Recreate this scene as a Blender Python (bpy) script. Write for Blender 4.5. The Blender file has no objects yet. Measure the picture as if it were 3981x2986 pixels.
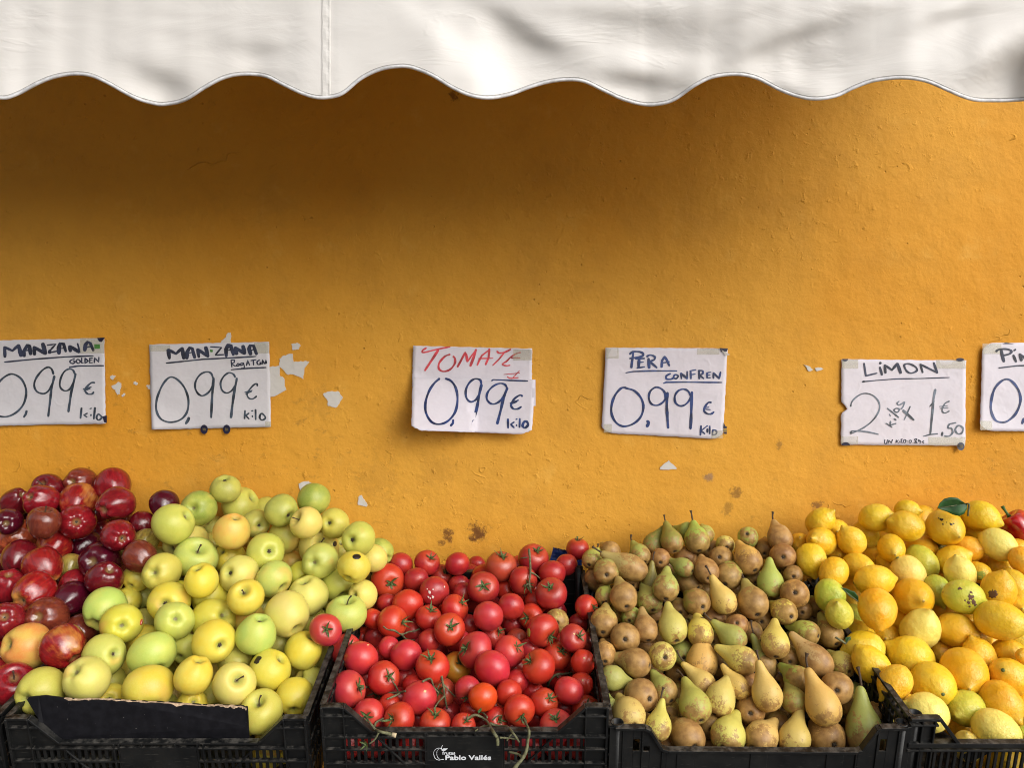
import bpy, bmesh, math, random
from mathutils import Vector, Matrix, noise
from mathutils.bvhtree import BVHTree
random.seed(11)
S = bpy.context.scene
COL = S.collection
F = 3125.0; CX = 1990.5; CY = 1493.0; CAMZ = 1.5; WALL = 2.0

def P(u, v, d):
    """photograph pixel + distance from the camera plane -> world point"""
    return Vector(((u-CX)/F*d, d, CAMZ-(v-CY)/F*d))

# ---------------------------------------------------------------- helpers
def mesh_obj(name, verts, faces, mat, parent=None, smooth=True, loc=None):
    me = bpy.data.meshes.new(name)
    me.from_pydata([tuple(v) for v in verts], [], faces)
    me.validate()
    me.polygons.foreach_set('use_smooth', [smooth]*len(me.polygons))
    if mat: me.materials.append(mat)
    o = bpy.data.objects.new(name, me); COL.objects.link(o)
    if parent: o.parent = parent
    if loc: o.location = loc
    return o
def link(name, me, parent=None):
    o = bpy.data.objects.new(name, me); COL.objects.link(o)
    if parent: o.parent = parent
    return o
def empty(name, loc=(0,0,0)):
    o = bpy.data.objects.new(name, None); COL.objects.link(o); o.location = loc
    o.empty_display_size = .05
    return o
def tag(o, label=None, cat=None, group=None, kind=None):
    if label: o['label'] = label
    if cat: o['category'] = cat
    if group: o['group'] = group
    if kind: o['kind'] = kind
    return o
class MB:
    def __init__(s): s.v = []; s.f = []
    def add(s, vs, fs):
        n = len(s.v); s.v += [Vector(v) for v in vs]; s.f += [tuple(i+n for i in f) for f in fs]
    def box(s, a, b):
        x0,y0,z0 = a; x1,y1,z1 = b
        s.add([(x0,y0,z0),(x1,y0,z0),(x1,y1,z0),(x0,y1,z0),(x0,y0,z1),(x1,y0,z1),(x1,y1,z1),(x0,y1,z1)],
              [(0,3,2,1),(4,5,6,7),(0,1,5,4),(1,2,6,5),(2,3,7,6),(3,0,4,7)])
    def bar(s, p, q, w, h, up=Vector((0,1,0))):
        p = Vector(p); q = Vector(q); d = (q-p).normalized()
        a = d.cross(up).normalized()*(h/2); b = up.normalized()*(w/2)
        vs = [p-a-b,p+a-b,p+a+b,p-a+b,q-a-b,q+a-b,q+a+b,q-a+b]
        s.add(vs, [(0,3,2,1),(4,5,6,7),(0,1,5,4),(1,2,6,5),(2,3,7,6),(3,0,4,7)])
    def tube(s, pts, rad, n=8, cap=True):
        pts = [Vector(p) for p in pts]; m = len(pts)
        rs = rad if isinstance(rad, (list,tuple)) else [rad]*m
        vs = []; prev = None
        for i,p in enumerate(pts):
            d = (pts[min(i+1,m-1)]-pts[max(i-1,0)]).normalized()
            a = d.orthogonal().normalized() if prev is None else (prev - d*prev.dot(d)).normalized()
            prev = a; b = d.cross(a)
            for k in range(n):
                t = 2*math.pi*k/n
                vs.append(p + (a*math.cos(t)+b*math.sin(t))*rs[i])
        fs = [(i*n+k, i*n+(k+1)%n, (i+1)*n+(k+1)%n, (i+1)*n+k) for i in range(m-1) for k in range(n)]
        if cap: fs += [tuple(reversed(range(n))), tuple(range((m-1)*n, m*n))]
        s.add(vs, fs)
    def prism(s, poly, y0, y1):
        """poly in x,z; extruded in y"""
        n = len(poly)
        vs = [(x,y0,z) for x,z in poly]+[(x,y1,z) for x,z in poly]
        s.add(vs, [tuple(range(n)), tuple(reversed(range(n,2*n)))]+[(i,i+n,(i+1)%n+n,(i+1)%n) for i in range(n)])
    def build(s, name, mat, parent=None, smooth=False, bevel=0):
        o = mesh_obj(name, s.v, s.f, mat, parent, smooth)
        if bevel:
            b = o.modifiers.new('bevel','BEVEL'); b.width = bevel; b.segments = 2; b.limit_method='ANGLE'
        return o
def catmull(pts, n=6, closed=False):
    pts = [Vector(p) for p in pts]; m = len(pts)
    if m < 3: return pts
    out = []
    rng = range(m) if closed else range(m-1)
    for i in rng:
        if closed: a,b,c,d = pts[(i-1)%m],pts[i],pts[(i+1)%m],pts[(i+2)%m]
        else: a,b,c,d = pts[max(i-1,0)],pts[i],pts[i+1],pts[min(i+2,m-1)]
        for k in range(n):
            t = k/n
            out.append(.5*((2*b)+(c-a)*t+(2*a-5*b+4*c-d)*t*t+(3*b-a-3*c+d)*t**3))
    out.append(pts[0] if closed else pts[-1])
    return out

# ---------------------------------------------------------------- node helper
class NT:
    def __init__(s, name):
        s.m = bpy.data.materials.new(name); s.m.use_nodes = True
        s.t = s.m.node_tree; s.n = s.t.nodes; s.l = s.t.links
        s.b = s.n['Principled BSDF']
    def new(s, t, **k):
        nd = s.n.new(t)
        for a,v in k.items():
            if a in nd.inputs.keys() if isinstance(a,str) else False: nd.inputs[a].default_value = v
            else: setattr(nd, a, v)
        return nd
    def con(s, a, b): s.l.new(a, b)
    def coord(s, kind='Object', scale=(1,1,1), loc=(0,0,0)):
        c = s.n.new('ShaderNodeTexCoord'); mp = s.n.new('ShaderNodeMapping')
        mp.inputs['Scale'].default_value = scale; mp.inputs['Location'].default_value = loc
        s.l.new(c.outputs[kind], mp.inputs['Vector']); return mp.outputs['Vector']
    def noise(s, vec, scale, detail=3, rough=.55, dist=0, w=None):
        nd = s.n.new('ShaderNodeTexNoise')
        if w is not None:
            nd.noise_dimensions = '4D'; s.l.new(w, nd.inputs['W'])
        nd.inputs['Scale'].default_value = scale; nd.inputs['Detail'].default_value = detail
        nd.inputs['Roughness'].default_value = rough; nd.inputs['Distortion'].default_value = dist
        if vec is not None: s.l.new(vec, nd.inputs['Vector'])
        return nd.outputs['Fac']
    def voro(s, vec, scale, feat='F1'):
        nd = s.n.new('ShaderNodeTexVoronoi'); nd.feature = feat; nd.inputs['Scale'].default_value = scale
        if vec is not None: s.l.new(vec, nd.inputs['Vector'])
        return nd.outputs['Distance']
    def mr(s, val, a, b, c=0, d=1, smooth=True):
        nd = s.n.new('ShaderNodeMapRange'); nd.interpolation_type = 'SMOOTHSTEP' if smooth else 'LINEAR'
        s.l.new(val, nd.inputs['Value'])
        for i,x in zip(('From Min','From Max','To Min','To Max'), (a,b,c,d)): nd.inputs[i].default_value = x
        return nd.outputs['Result']
    def math(s, op, a, b=None, c=None):
        nd = s.n.new('ShaderNodeMath'); nd.operation = op
        for i,x in enumerate((a,b,c)):
            if x is None: continue
            if isinstance(x,(int,float)): nd.inputs[i].default_value = x
            else: s.l.new(x, nd.inputs[i])
        return nd.outputs[0]
    def mix(s, fac, a, b, blend='MIX'):
        nd = s.n.new('ShaderNodeMix'); nd.data_type = 'RGBA'; nd.blend_type = blend
        for sock,x in ((nd.inputs[0],fac),(nd.inputs[6],a),(nd.inputs[7],b)):
            if isinstance(x,(int,float)): sock.default_value = x
            elif isinstance(x,tuple): sock.default_value = (*x,1) if len(x)==3 else x
            else: s.l.new(x, sock)
        return nd.outputs[2]
    def bump(s, h, dist, strength=1, prev=None):
        nd = s.n.new('ShaderNodeBump'); nd.inputs['Distance'].default_value = dist; nd.inputs['Strength'].default_value = strength
        s.l.new(h, nd.inputs['Height'])
        if prev is not None: s.l.new(prev, nd.inputs['Normal'])
        return nd.outputs['Normal']
    def out(s, color=None, rough=None, normal=None, **k):
        if color is not None:
            if isinstance(color, tuple): s.b.inputs['Base Color'].default_value = (*color,1)
            else: s.l.new(color, s.b.inputs['Base Color'])
        if rough is not None:
            if isinstance(rough,(int,float)): s.b.inputs['Roughness'].default_value = rough
            else: s.l.new(rough, s.b.inputs['Roughness'])
        if normal is not None: s.l.new(normal, s.b.inputs['Normal'])
        for a,v in k.items(): s.b.inputs[a.replace('_',' ')].default_value = v
        return s.m
    def sep(s, vec):
        nd = s.n.new('ShaderNodeSeparateXYZ'); s.l.new(vec, nd.inputs[0]); return nd.outputs
def simple(name, color, rough=.5, var=.15, scale=40, bumpd=0, **k):
    t = NT(name); v = t.coord()
    n = t.noise(v, scale, 4)
    c = t.mix(t.mr(n,.3,.7), tuple(x*(1-var) for x in color), tuple(min(1,x*(1+var)) for x in color))
    nrm = t.bump(n, bumpd) if bumpd else None
    return t.out(c, rough, nrm, **k)
# ---------------------------------------------------------------- materials
M = {}
def m_fruit(name, kind):
    t = NT(name); v = t.coord(); oi = t.new('ShaderNodeObjectInfo')
    col = oi.outputs['Color']; alpha = oi.outputs['Alpha']; rnd = t.math('MULTIPLY', oi.outputs['Random'], 60)
    x,y,z = t.sep(v)
    rho = t.math('SQRT', t.math('ADD', t.math('MULTIPLY',x,x), t.math('MULTIPLY',y,y)))
    if kind == 'golden':
        n1 = t.noise(v, 1.1, 2, w=rnd)
        c = t.mix(t.mr(n1,.35,.68), col, t.mix(.5, col, (.62,.60,.10)))
        blush = t.mr(t.noise(v, .7, 1, w=t.math('ADD',rnd,9)), .62,.75)
        c = t.mix(t.math('MULTIPLY',blush,.5), c, (.72,.38,.08))
        pit = t.mr(rho, .10,.34, 1,0)
        green = t.math('MULTIPLY', pit, .55)
        c = t.mix(green, c, (.20,.27,.05))
        core = t.mr(t.math('ADD', rho, t.math('MULTIPLY', t.noise(v,9,3,w=rnd), .14)), .12,.22, 1,0)  # brown pit centre, with shade painted in so the hollow looks deeper
        c = t.mix(t.math('MULTIPLY',core,.92), c, (.10,.075,.03))
        sp = t.mr(t.voro(v, 13), .05,.11, 1,0)
        c = t.mix(t.math('MULTIPLY', sp, .33), c, (.36,.28,.06))
        br = t.mr(t.noise(v, 3.2, 5, .7, w=t.math('ADD',rnd,3)), .66,.76)
        c = t.mix(t.math('MULTIPLY', br, .35), c, (.38,.27,.08))
        fine = t.noise(v, 26, 3, w=rnd)
        c = t.mix(t.mr(fine,.3,.7,0,.16), c, (.75,.70,.28))
        return t.out(c, .42, t.bump(t.noise(v, 6, 3, w=rnd), .025*.036, .5), Subsurface_Weight=.06, Subsurface_Scale=.01, Specular_IOR_Level=.42)
    if kind == 'red':
        vs = t.coord(scale=(7,7,1.1))
        st = t.noise(vs, 1.0, 4, .6, w=rnd)
        c = t.mix(t.mr(st,.35,.65), t.mix(.45, col, (.05,.004,.008)), col)
        big = t.noise(v, .85, 2, w=t.math('ADD',rnd,5))
        k = t.math('ADD', big, t.math('MULTIPLY', st, .25))
        thr = t.math('SUBTRACT', 1.02, t.math('MULTIPLY', alpha, .5))
        pm = t.mr(t.math('SUBTRACT', k, thr), -.10,.14)
        c = t.mix(t.math('MULTIPLY',pm,.8), c, (.52,.25,.05))
        sp = t.mr(t.voro(v, 12), .04,.09, 1,0)
        c = t.mix(t.math('MULTIPLY', sp, .2), c, (.4,.2,.1))
        pit = t.mr(rho, .08,.30, 1,0)
        c = t.mix(t.math('MULTIPLY',pit,.65), c, (.24,.17,.06))
        return t.out(c, .2, t.bump(t.noise(v, 3.5, 2, w=rnd), .06*.036, .5), Coat_Weight=.35, Coat_Roughness=.12, Specular_IOR_Level=.5)
    if kind == 'tomato':
        n1 = t.noise(v, 1.0, 2, w=rnd)
        c = t.mix(t.mr(n1,.3,.7), col, t.mix(.45, col, (.62,.06,.02)))
        sh = t.mr(z, .35,.95)
        c = t.mix(t.math('MULTIPLY', sh, .22), c, (.55,.16,.03))
        big = t.mr(t.math('SUBTRACT', t.noise(v, .9, 1, w=t.math('ADD',rnd,7)), alpha), .0,.12)
        c = t.mix(t.math('MULTIPLY', big, .6), c, (.42,.30,.03))
        sp = t.mr(t.voro(v, 9), .02,.05, 1,0)
        c = t.mix(t.math('MULTIPLY', sp, .4), c, (.6,.35,.2))
        return t.out(c, .33, t.bump(t.noise(v, 2.2, 2, w=rnd), .05*.036, .4), Subsurface_Weight=.05, Subsurface_Scale=.01, Coat_Weight=.14, Coat_Roughness=.2)
    if kind == 'pear':
        ru = t.noise(v, 1.7, 7, .66, .3, w=rnd)
        fine = t.noise(v, 11, 5, .75, w=rnd)
        k = t.math('ADD', ru, t.math('MULTIPLY', t.math('SUBTRACT', fine, .5), .55))
        k = t.math('SUBTRACT', k, t.math('MULTIPLY', z, .15))
        thr = t.math('SUBTRACT', .74, t.math('MULTIPLY', alpha, .42))
        pm = t.mr(t.math('SUBTRACT', k, thr), -.035,.045)
        russ = t.mix(t.mr(t.noise(v,2.0,3,w=t.math('ADD',rnd,4)),.3,.7), (.225,.105,.032), (.46,.26,.085))
        c0 = t.mix(t.mr(fine,.4,.7,0,.35), col, t.mix(.5,col,(.6,.45,.12)))
        c = t.mix(t.math('MULTIPLY',pm,.88), c0, russ)
        sp = t.mr(t.voro(v, 15), .05,.12, 1,0)
        c = t.mix(t.math('MULTIPLY', sp, .45), c, (.50,.36,.14))
        dk = t.mr(t.noise(v, 5.5, 6, .78, w=t.math('ADD',rnd,2)), .60,.68)
        c = t.mix(t.math('MULTIPLY', dk, .55), c, (.13,.075,.022))
        lt = t.mr(t.noise(v, 7, 6, .8, w=t.math('ADD',rnd,8)), .62,.70)
        c = t.mix(t.math('MULTIPLY', lt, .5), c, (.60,.46,.20))
        bot = t.mr(z, -.92,-.72, 1,0)
        c = t.mix(t.math('MULTIPLY', t.math('MULTIPLY',bot,t.mr(rho,.12,.3,1,0)), .7), c, (.09,.05,.02))
        return t.out(c, .46, t.bump(t.math('ADD', t.noise(v, 3, 3, w=rnd), t.math('MULTIPLY', fine, .12)), .06*.036, .45), Specular_IOR_Level=.4)
    if kind == 'lemon':
        n1 = t.noise(v, 1.0, 2, w=rnd)
        c = t.mix(t.mr(n1,.4,.7), col, t.mix(.4, col, (.78,.60,.10)))
        tip = t.mr(t.math('ABSOLUTE', z), .95,1.25)
        c = t.mix(t.math('MULTIPLY', tip, .35), c, (.50,.36,.04))
        br = t.mr(t.noise(v, 2.6, 6, .75, w=t.math('ADD',rnd,3)), .68,.74)
        c = t.mix(t.math('MULTIPLY', br, .5), c, (.35,.24,.10))
        end = t.math('MULTIPLY', t.mr(rho,.035,.11,1,0), .7)
        c = t.mix(end, c, (.16,.10,.02))
        pores = t.voro(v, 17)
        h = t.math('ADD', t.math('MULTIPLY', t.mr(pores, 0,.35), 1.3), t.math('MULTIPLY', t.noise(v, 2.6, 3, w=rnd), 8))
        return t.out(c, .40, t.bump(h, .014*.036, .8), Subsurface_Weight=.06, Subsurface_Scale=.01)
    if kind == 'pepper':
        c = t.mix(t.mr(t.noise(v,1.2,3),.3,.7), (.28,.004,.006), (.5,.015,.015))
        return t.out(c, .13, t.bump(t.noise(v, 2.5, 2), .06*.036,.4), Coat_Weight=.6, Coat_Roughness=.06)
for k in ('golden','red','tomato','pear','lemon','pepper'): M[k] = m_fruit(k+'_skin', k)
M['stalk'] = simple('dry_stalk', (.06,.035,.018), .8, .4, 300)
M['calyx_dry'] = simple('dry_calyx', (.05,.035,.02), .9, .5, 300)
M['tom_calyx'] = simple('tomato_calyx_green', (.085,.125,.035), .65, .45, 9)
M['vine'] = simple('vine_stem', (.125,.125,.062), .75, .35, 120)
M['vine_end'] = simple('cut_vine_end', (.55,.45,.28), .8, .2, 200)
M['leaf'] = simple('citrus_leaf', (.022,.075,.018), .5, .35, 60, 0, Specular_IOR_Level=.3)
M['pepper_stem'] = simple('pepper_stem', (.05,.13,.03), .5, .3, 60)
M['black_sticker'] = simple('black_sticker', (.02,.012,.008), .35, .3, 200)
M['red_sticker'] = simple('red_sticker', (.55,.03,.02), .4, .2, 200)
M['white_spot'] = simple('white_splash', (.7,.62,.55), .6, .1, 200)
M['pale_spot'] = simple('pale_spot', (.72,.45,.22), .5, .1, 100)
M['scar'] = simple('brown_scar', (.13,.06,.035), .8, .5, 130)
M['green_patch'] = simple('green_skin', (.30,.36,.05), .4, .15, 40)
M['plastic'] = None
t = NT('black_crate_plastic'); v = t.coord()
n = t.noise(v, 30, 5, .6); d = t.noise(v, 6, 5, .65)
c = t.mix(t.mr(d,.42,.68), (.004,.0045,.005), (.014,.014,.0135))
sc = t.mr(t.noise(t.coord(scale=(20,20,300)), 2, 3), .64,.70)
c = t.mix(t.math('MULTIPLY',sc,.5), c, (.09,.085,.075))
geo = t.new('ShaderNodeNewGeometry'); nz = t.sep(geo.outputs['Normal'])[2]
dust = t.math('MULTIPLY', t.mr(nz, .5,.9), t.mr(t.noise(v, 55, 4, .7), .42,.65))
c = t.mix(t.math('MULTIPLY',dust,.55), c, (.13,.12,.105))
M['plastic'] = t.out(c, t.mr(n,.3,.7,.34,.55), t.bump(n,.0008,.6), Specular_IOR_Level=.32)
t = NT('black_card'); v = t.coord()
n = t.noise(v, 60, 5, .6)
c = t.mix(t.mr(n,.35,.7), (.004,.004,.006), (.009,.009,.012))
fl = t.mr(t.noise(v, 190, 2), .76,.77,0,.5)
c = t.mix(fl, c, (.35,.33,.3))
M['card'] = t.out(c, .62, t.bump(t.noise(v,12,3),.002), Specular_IOR_Level=.2)
M['card_edge'] = simple('torn_cardboard', (.50,.36,.24), .9, .35, 160, .002)
def paper(name, col, seed):
    t = NT(name); v = t.coord(loc=(seed,0,seed*.7))
    n = t.noise(v, 5, 5, .6); sm = t.mr(t.noise(v, 9, 5, .7), .55,.72)
    c = t.mix(t.math('MULTIPLY',sm,.30), col, tuple(x*.72 for x in col))
    fine = t.noise(v, 70, 3)
    c = t.mix(t.mr(fine,.3,.7,0,.12), c, tuple(x*.8 for x in col))
    cr = t.math('ABSOLUTE', t.math('SUBTRACT', t.noise(v, 11, 3, .5), .5))
    h = t.math('ADD', n, t.math('MULTIPLY', t.mr(cr, 0,.06, 1,0), .06))
    return t.out(c, .75, t.bump(h, .008, .6))
M['paper'] = paper('price_card_paper', (.63,.60,.66), 3)
M['paper_old'] = paper('worn_price_card_paper', (.56,.545,.57), 11)
M['scrap'] = paper('torn_paper', (.55,.53,.50), 21)
M['ink_faded'] = simple('faded_grey_ink', (.10,.12,.15), .6, .7, 40)
M['ink'] = simple('dark_blue_ink', (.010,.028,.115), .5, .6, 60)
M['ink_grey'] = simple('faded_dark_ink', (.035,.05,.072), .6, .6, 50)
M['ink_black'] = simple('blue_black_ink', (.02,.025,.05), .6, .6, 50)
M['ink_red'] = simple('red_marker_ink', (.50,.045,.06), .6, .4, 50)
t = NT('sticky_tape'); v = t.coord()
M['tape'] = t.out((.60,.58,.44), .25, t.bump(t.noise(v,25,3),.0006), Alpha=.24)
M['navy_sticker'] = simple('navy_sticker', (.012,.012,.035), .4, .3, 200)
M['gold_print'] = simple('gold_print', (.22,.17,.05), .5, .1, 100)
M['green_tape'] = simple('green_tape', (.06,.20,.04), .5, .1, 100)
M['blue_plastic'] = simple('blue_plastic_film', (.008,.035,.16), .3, .5, 25, .01)
M['white_print'] = simple('white_print', (.75,.78,.82), .5, .03, 100)

# awning fabric
t = NT('awning_fabric'); v = t.coord()
n = t.noise(v, 1.6, 4, .6); w = t.noise(t.coord(scale=(5,1,14)), 1, 4, .55, 1.2)
c = t.mix(t.mr(n,.4,.7), (.80,.775,.74), (.73,.70,.66))
dirt = t.mr(t.noise(v, 5, 6, .7), .62,.78)
c = t.mix(t.math('MULTIPLY',dirt,.16), c, (.45,.42,.37))
wv = t.noise(v, 900, 1)
h = t.math('ADD', t.math('MULTIPLY', w, 1.0), t.math('MULTIPLY', wv, .03))
cr = t.math('ABSOLUTE', t.math('SUBTRACT', t.noise(t.coord(scale=(3,1,9)), 1.3, 4, .6, .5), .5))
cm = t.mr(t.noise(t.coord(loc=(4,0,4)), 5, 2), .48,.60)
h = t.math('ADD', h, t.math('MULTIPLY', t.math('MULTIPLY', t.mr(cr, 0,.05,1,0), cm), .16))
M['awning'] = t.out(c, .42, t.bump(h, .006, .32), Specular_IOR_Level=.45)
t_ = M['awning'].node_tree; tr = t_.nodes.new('ShaderNodeBsdfTranslucent'); tr.inputs['Color'].default_value = (.62,.58,.50,1)
mx = t_.nodes.new('ShaderNodeMixShader'); mx.inputs[0].default_value = .18
op = [n_ for n_ in t_.nodes if n_.type=='OUTPUT_MATERIAL'][0]
t_.links.new(t_.nodes['Principled BSDF'].outputs[0], mx.inputs[1]); t_.links.new(tr.outputs[0], mx.inputs[2]); t_.links.new(mx.outputs[0], op.inputs['Surface'])
M['piping'] = simple('white_piping', (.60,.60,.61), .4, .2, 60)
M['stitch'] = simple('stitching', (.40,.39,.37), .8, .2, 200)
M['metal'] = simple('awning_frame_metal', (.5,.5,.5), .35, .1, 20, Metallic=.9)

# wall
t = NT('orange_stucco'); v = t.coord()
big = t.noise(v, 1.1, 3, .5)
c = t.mix(t.mr(big,.35,.65), (.61,.272,.024), (.65,.328,.042))
med = t.noise(v, 6, 5, .65)
c = t.mix(t.mr(med,.45,.75,0,.5), c, (.50,.245,.034))
lt = t.mr(t.noise(t.coord(loc=(7,0,3)), 9, 6, .7), .55,.75,0,.42)
c = t.mix(lt, c, (.72,.42,.09))
# grime blotches: only where a low-frequency mask allows, below and around the cards
msk = t.mr(t.noise(t.coord(loc=(3,0,1)), 2.3, 3, .5), .50,.64)
zz = t.sep(v)[2]
low = t.math('MULTIPLY', t.mr(zz, 1.75,1.50), msk)
gr = t.mr(t.noise(t.coord(scale=(1,1,1.5)), 24, 6, .72), .55,.70)
c = t.mix(t.math('MULTIPLY', t.math('MULTIPLY',gr,low), .62), c, (.26,.125,.022))
dots = t.mr(t.noise(t.coord(loc=(1,0,9)), 70, 3, .6), .715,.77)
c = t.mix(t.math('MULTIPLY',dots,.6), c, (.20,.09,.02))
base_v = v
def stain(c, u, vv, r, col, amt=.9):
    p = P(u,vv,WALL)
    nd = t.new('ShaderNodeVectorMath', operation='DISTANCE'); t.con(base_v, nd.inputs[0]); nd.inputs[1].default_value = (p.x, WALL, p.z)
    nn = t.noise(base_v, (1.1 if r < .03 else 2.6)/r, 6, .78)
    k = t.math('ADD', t.math('DIVIDE', nd.outputs['Value'], r), t.math('MULTIPLY', t.math('SUBTRACT', nn, .5), 4.2))
    return t.mix(t.math('MULTIPLY', t.mr(k, .35,1.05,1,0), amt), c, col)
for (u,vv,r,col,a) in ((1858,2072,.026,(.10,.035,.012),.9),(1738,2078,.018,(.12,.045,.015),.85),(1716,2110,.010,(.12,.045,.015),.7),
        (2755,1857,.013,(.22,.14,.10),.7),(2860,1915,.016,(.17,.08,.02),.7),(2825,1980,.018,(.24,.12,.02),.6),(1765,372,.014,(.12,.04,.01),.7),
        (3032,1730,.012,(.22,.11,.03),.6),
        (3180,1965,.016,(.16,.07,.02),.8),(1240,1560,.05,(.40,.20,.03),.32),(1560,1640,.045,(.40,.20,.03),.30),(1470,1850,.06,(.40,.20,.03),.30),(1700,1830,.05,(.40,.20,.03),.28)):
    c = stain(c, u, vv, r, col, a)
fine = t.noise(v, 95, 6, .7); lump = t.mr(t.noise(v, 38, 4, .6), .56,.80); lump2 = t.mr(t.noise(t.coord(loc=(5,0,5)), 14, 3, .55), .3,.8)
area = t.mr(t.noise(t.coord(loc=(9,0,2)), 2.0, 2), .38,.62,.25,1)
crk = t.math('ABSOLUTE', t.math('SUBTRACT', t.noise(t.coord(loc=(2,0,4),scale=(1,1,1.6)), 3.2, 4, .55), .5))
crm = t.mr(t.noise(t.coord(loc=(8,0,8)), 4.5, 2), .63,.70,0,.6)
crk = t.math('MULTIPLY', t.mr(crk, 0,.006,1,0), crm)
pits = t.mr(t.voro(t.coord(loc=(4,0,1)), 32), .03,.10, 1,0)
pm = t.mr(t.noise(t.coord(loc=(6,0,6)), 6, 2), .52,.60)
h = t.math('ADD', t.math('MULTIPLY', fine, .42), t.math('MULTIPLY', t.math('MULTIPLY', lump, area), .75))
h = t.math('ADD', h, t.math('MULTIPLY', lump2, .6))
h = t.math('ADD', h, t.math('MULTIPLY', crk, 1.0))
h = t.math('SUBTRACT', h, t.math('MULTIPLY', t.math('MULTIPLY', pits, pm), .8))
M['wall'] = t.out(c, .7, t.bump(h, .0040, 1.0), Specular_IOR_Level=.18)
t = NT('street_paving'); v = t.coord()
c = t.mix(t.mr(t.noise(v,3,5,.6),.3,.7), (.11,.108,.104), (.18,.175,.165))
M['ground'] = t.out(c, .85, t.bump(t.noise(v,60,4),.003))
M['wood'] = simple('stand_timber', (.16,.10,.05), .7, .4, 12)
M['liner'] = simple('dark_liner', (.03,.028,.025), .8, .3, 30)
# ---------------------------------------------------------------- fruit meshes (unit radius, stalk end at +z)
def lathe(fn, name, rings=26, seg=30):
    vs = [fn(0,0)]
    for i in range(1, rings):
        for k in range(seg): vs.append(fn(math.pi*i/rings, 2*math.pi*k/seg))
    vs.append(fn(math.pi,0)); b = len(vs)-1; fs = []
    for k in range(seg):
        fs.append((0, 1+k, 1+(k+1)%seg))
        fs.append((b, b-seg+(k+1)%seg, b-seg+k))
    for i in range(rings-2):
        for k in range(seg):
            a = 1+i*seg
            fs.append((a+k, a+seg+k, a+seg+(k+1)%seg, a+(k+1)%seg))
    me = bpy.data.meshes.new(name); me.from_pydata([tuple(v) for v in vs], [], fs)
    me.polygons.foreach_set('use_smooth', [True]*len(fs))
    return me
def rr(seed, a, b): return a+(b-a)*random.Random(seed).random()
def apple_fn(seed, tall=0):
    lob = rr(seed,0.006,.020)+(.008 if tall > .1 else 0); ph = rr(seed+1,0,6); con = rr(seed+2,.04,.13); hh = rr(seed+3,.86,.94)+tall; off = Vector((seed*3.1,0,0))
    lob += tall*.12
    def fn(t, p):
        st, ct = math.sin(t), math.cos(t)
        rad = st**.92*(1+con*ct)/(1+con*.3)
        low = max(0,-ct)
        rad *= 1+lob*math.cos(5*p+ph)*(.3+low*1.0)+.02*math.cos(2*p+ph*2)
        z = ct*hh
        rho = st
        z -= .46*math.exp(-(rho/.27)**2) if ct > 0 else 0
        if ct < 0: z += .30*math.exp(-(rho/.25)**2) - lob*1.2*math.cos(5*p+ph)*math.exp(-((rho-.5)/.3)**2)
        v = Vector((rad*math.cos(p), rad*math.sin(p), z))
        return v*(1+.05*noise.noise(v*.9+off))
    return fn
def tomato_fn(seed):
    lob = rr(seed,0,.022); ph = rr(seed+1,0,6); n = random.Random(seed).choice((4,5,6)); hh = rr(seed+3,.80,.93); off = Vector((seed*2.3,5,0))
    def fn(t, p):
        st, ct = math.sin(t), math.cos(t)
        rad = st**.88*(1+lob*math.cos(n*p+ph)*(1+ct)*.8)
        z = ct*hh - (.17*math.exp(-(st/.3)**2)*(1+.4*math.cos(n*p+ph)*st) if ct > 0 else -.03*math.exp(-(st/.2)**2))
        v = Vector((rad*math.cos(p), rad*math.sin(p), z))
        return v*(1+.04*noise.noise(v*.8+off))
    return fn
PEARP = [(-.93,0),(-.985,.10),(-1.0,.22),(-.97,.38),(-.84,.62),(-.62,.82),(-.32,.95),(0,1.0),(.34,.95),(.64,.83),(.90,.68),(1.16,.53),(1.42,.42),(1.66,.345),(1.88,.28),(2.04,.20),(2.11,.10),(2.12,0)]
def pear_fn(seed):
    fat = rr(seed,-.05,.10); bend = rr(seed+1,-.16,.16); off = Vector((seed*1.7,9,0)); pp = catmull([Vector((z,r,0)) for z,r in PEARP], 4)
    N = len(pp)-1
    def fn(t, p):
        f = (1-t/math.pi)*N; i = min(int(f), N-1); q = pp[i].lerp(pp[i+1], f-i)
        z, r = q.x, max(0,q.y)
        if z > .3: r *= 1+fat*math.sin((z-.3)/1.8*math.pi)*1.6
        if z < -.8: z += .10*math.exp(-(r/.13)**2)
        b = max(0,z)**2*.25*bend
        v = Vector((r*math.cos(p)+b, r*math.sin(p)*(1+.02), z))
        return v + v.normalized()*(.07*noise.noise(v*.85+off)+.02*noise.noise(v*2.6+off))*(min(1,r*3))
    return fn
def lemon_fn(seed):
    el = rr(seed,1.12,1.28); nb = rr(seed+1,.19,.33); off = Vector((seed*4.1,2,7)); w = rr(seed+2,.19,.26)
    def fn(t, p):
        st, ct = math.sin(t), math.cos(t)
        z = ct*el; rad = st
        if ct > 0: z += nb*math.exp(-(st/w)**2)
        else: z -= .07*math.exp(-(st/.2)**2); z += .05*math.exp(-(st/.08)**2)
        v = Vector((rad*math.cos(p), rad*math.sin(p), z))
        return v*(1+.06*noise.noise(v*.8+off)+.022*noise.noise(v*2.2+off)+.008*noise.noise(v*6+off))
    return fn
def pepper_fn(t, p):
    st, ct = math.sin(t), math.cos(t)
    rad = st**.6*(1+.12*math.cos(3*p+1)*(.6+.4*st))*(1+.08*ct)
    z = ct*1.15 - (.30*math.exp(-(st/.4)**2) if ct > 0 else -.25*math.exp(-(st/.35)**2))
    return Vector((rad*math.cos(p), rad*math.sin(p), z))
NV = 7
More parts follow.
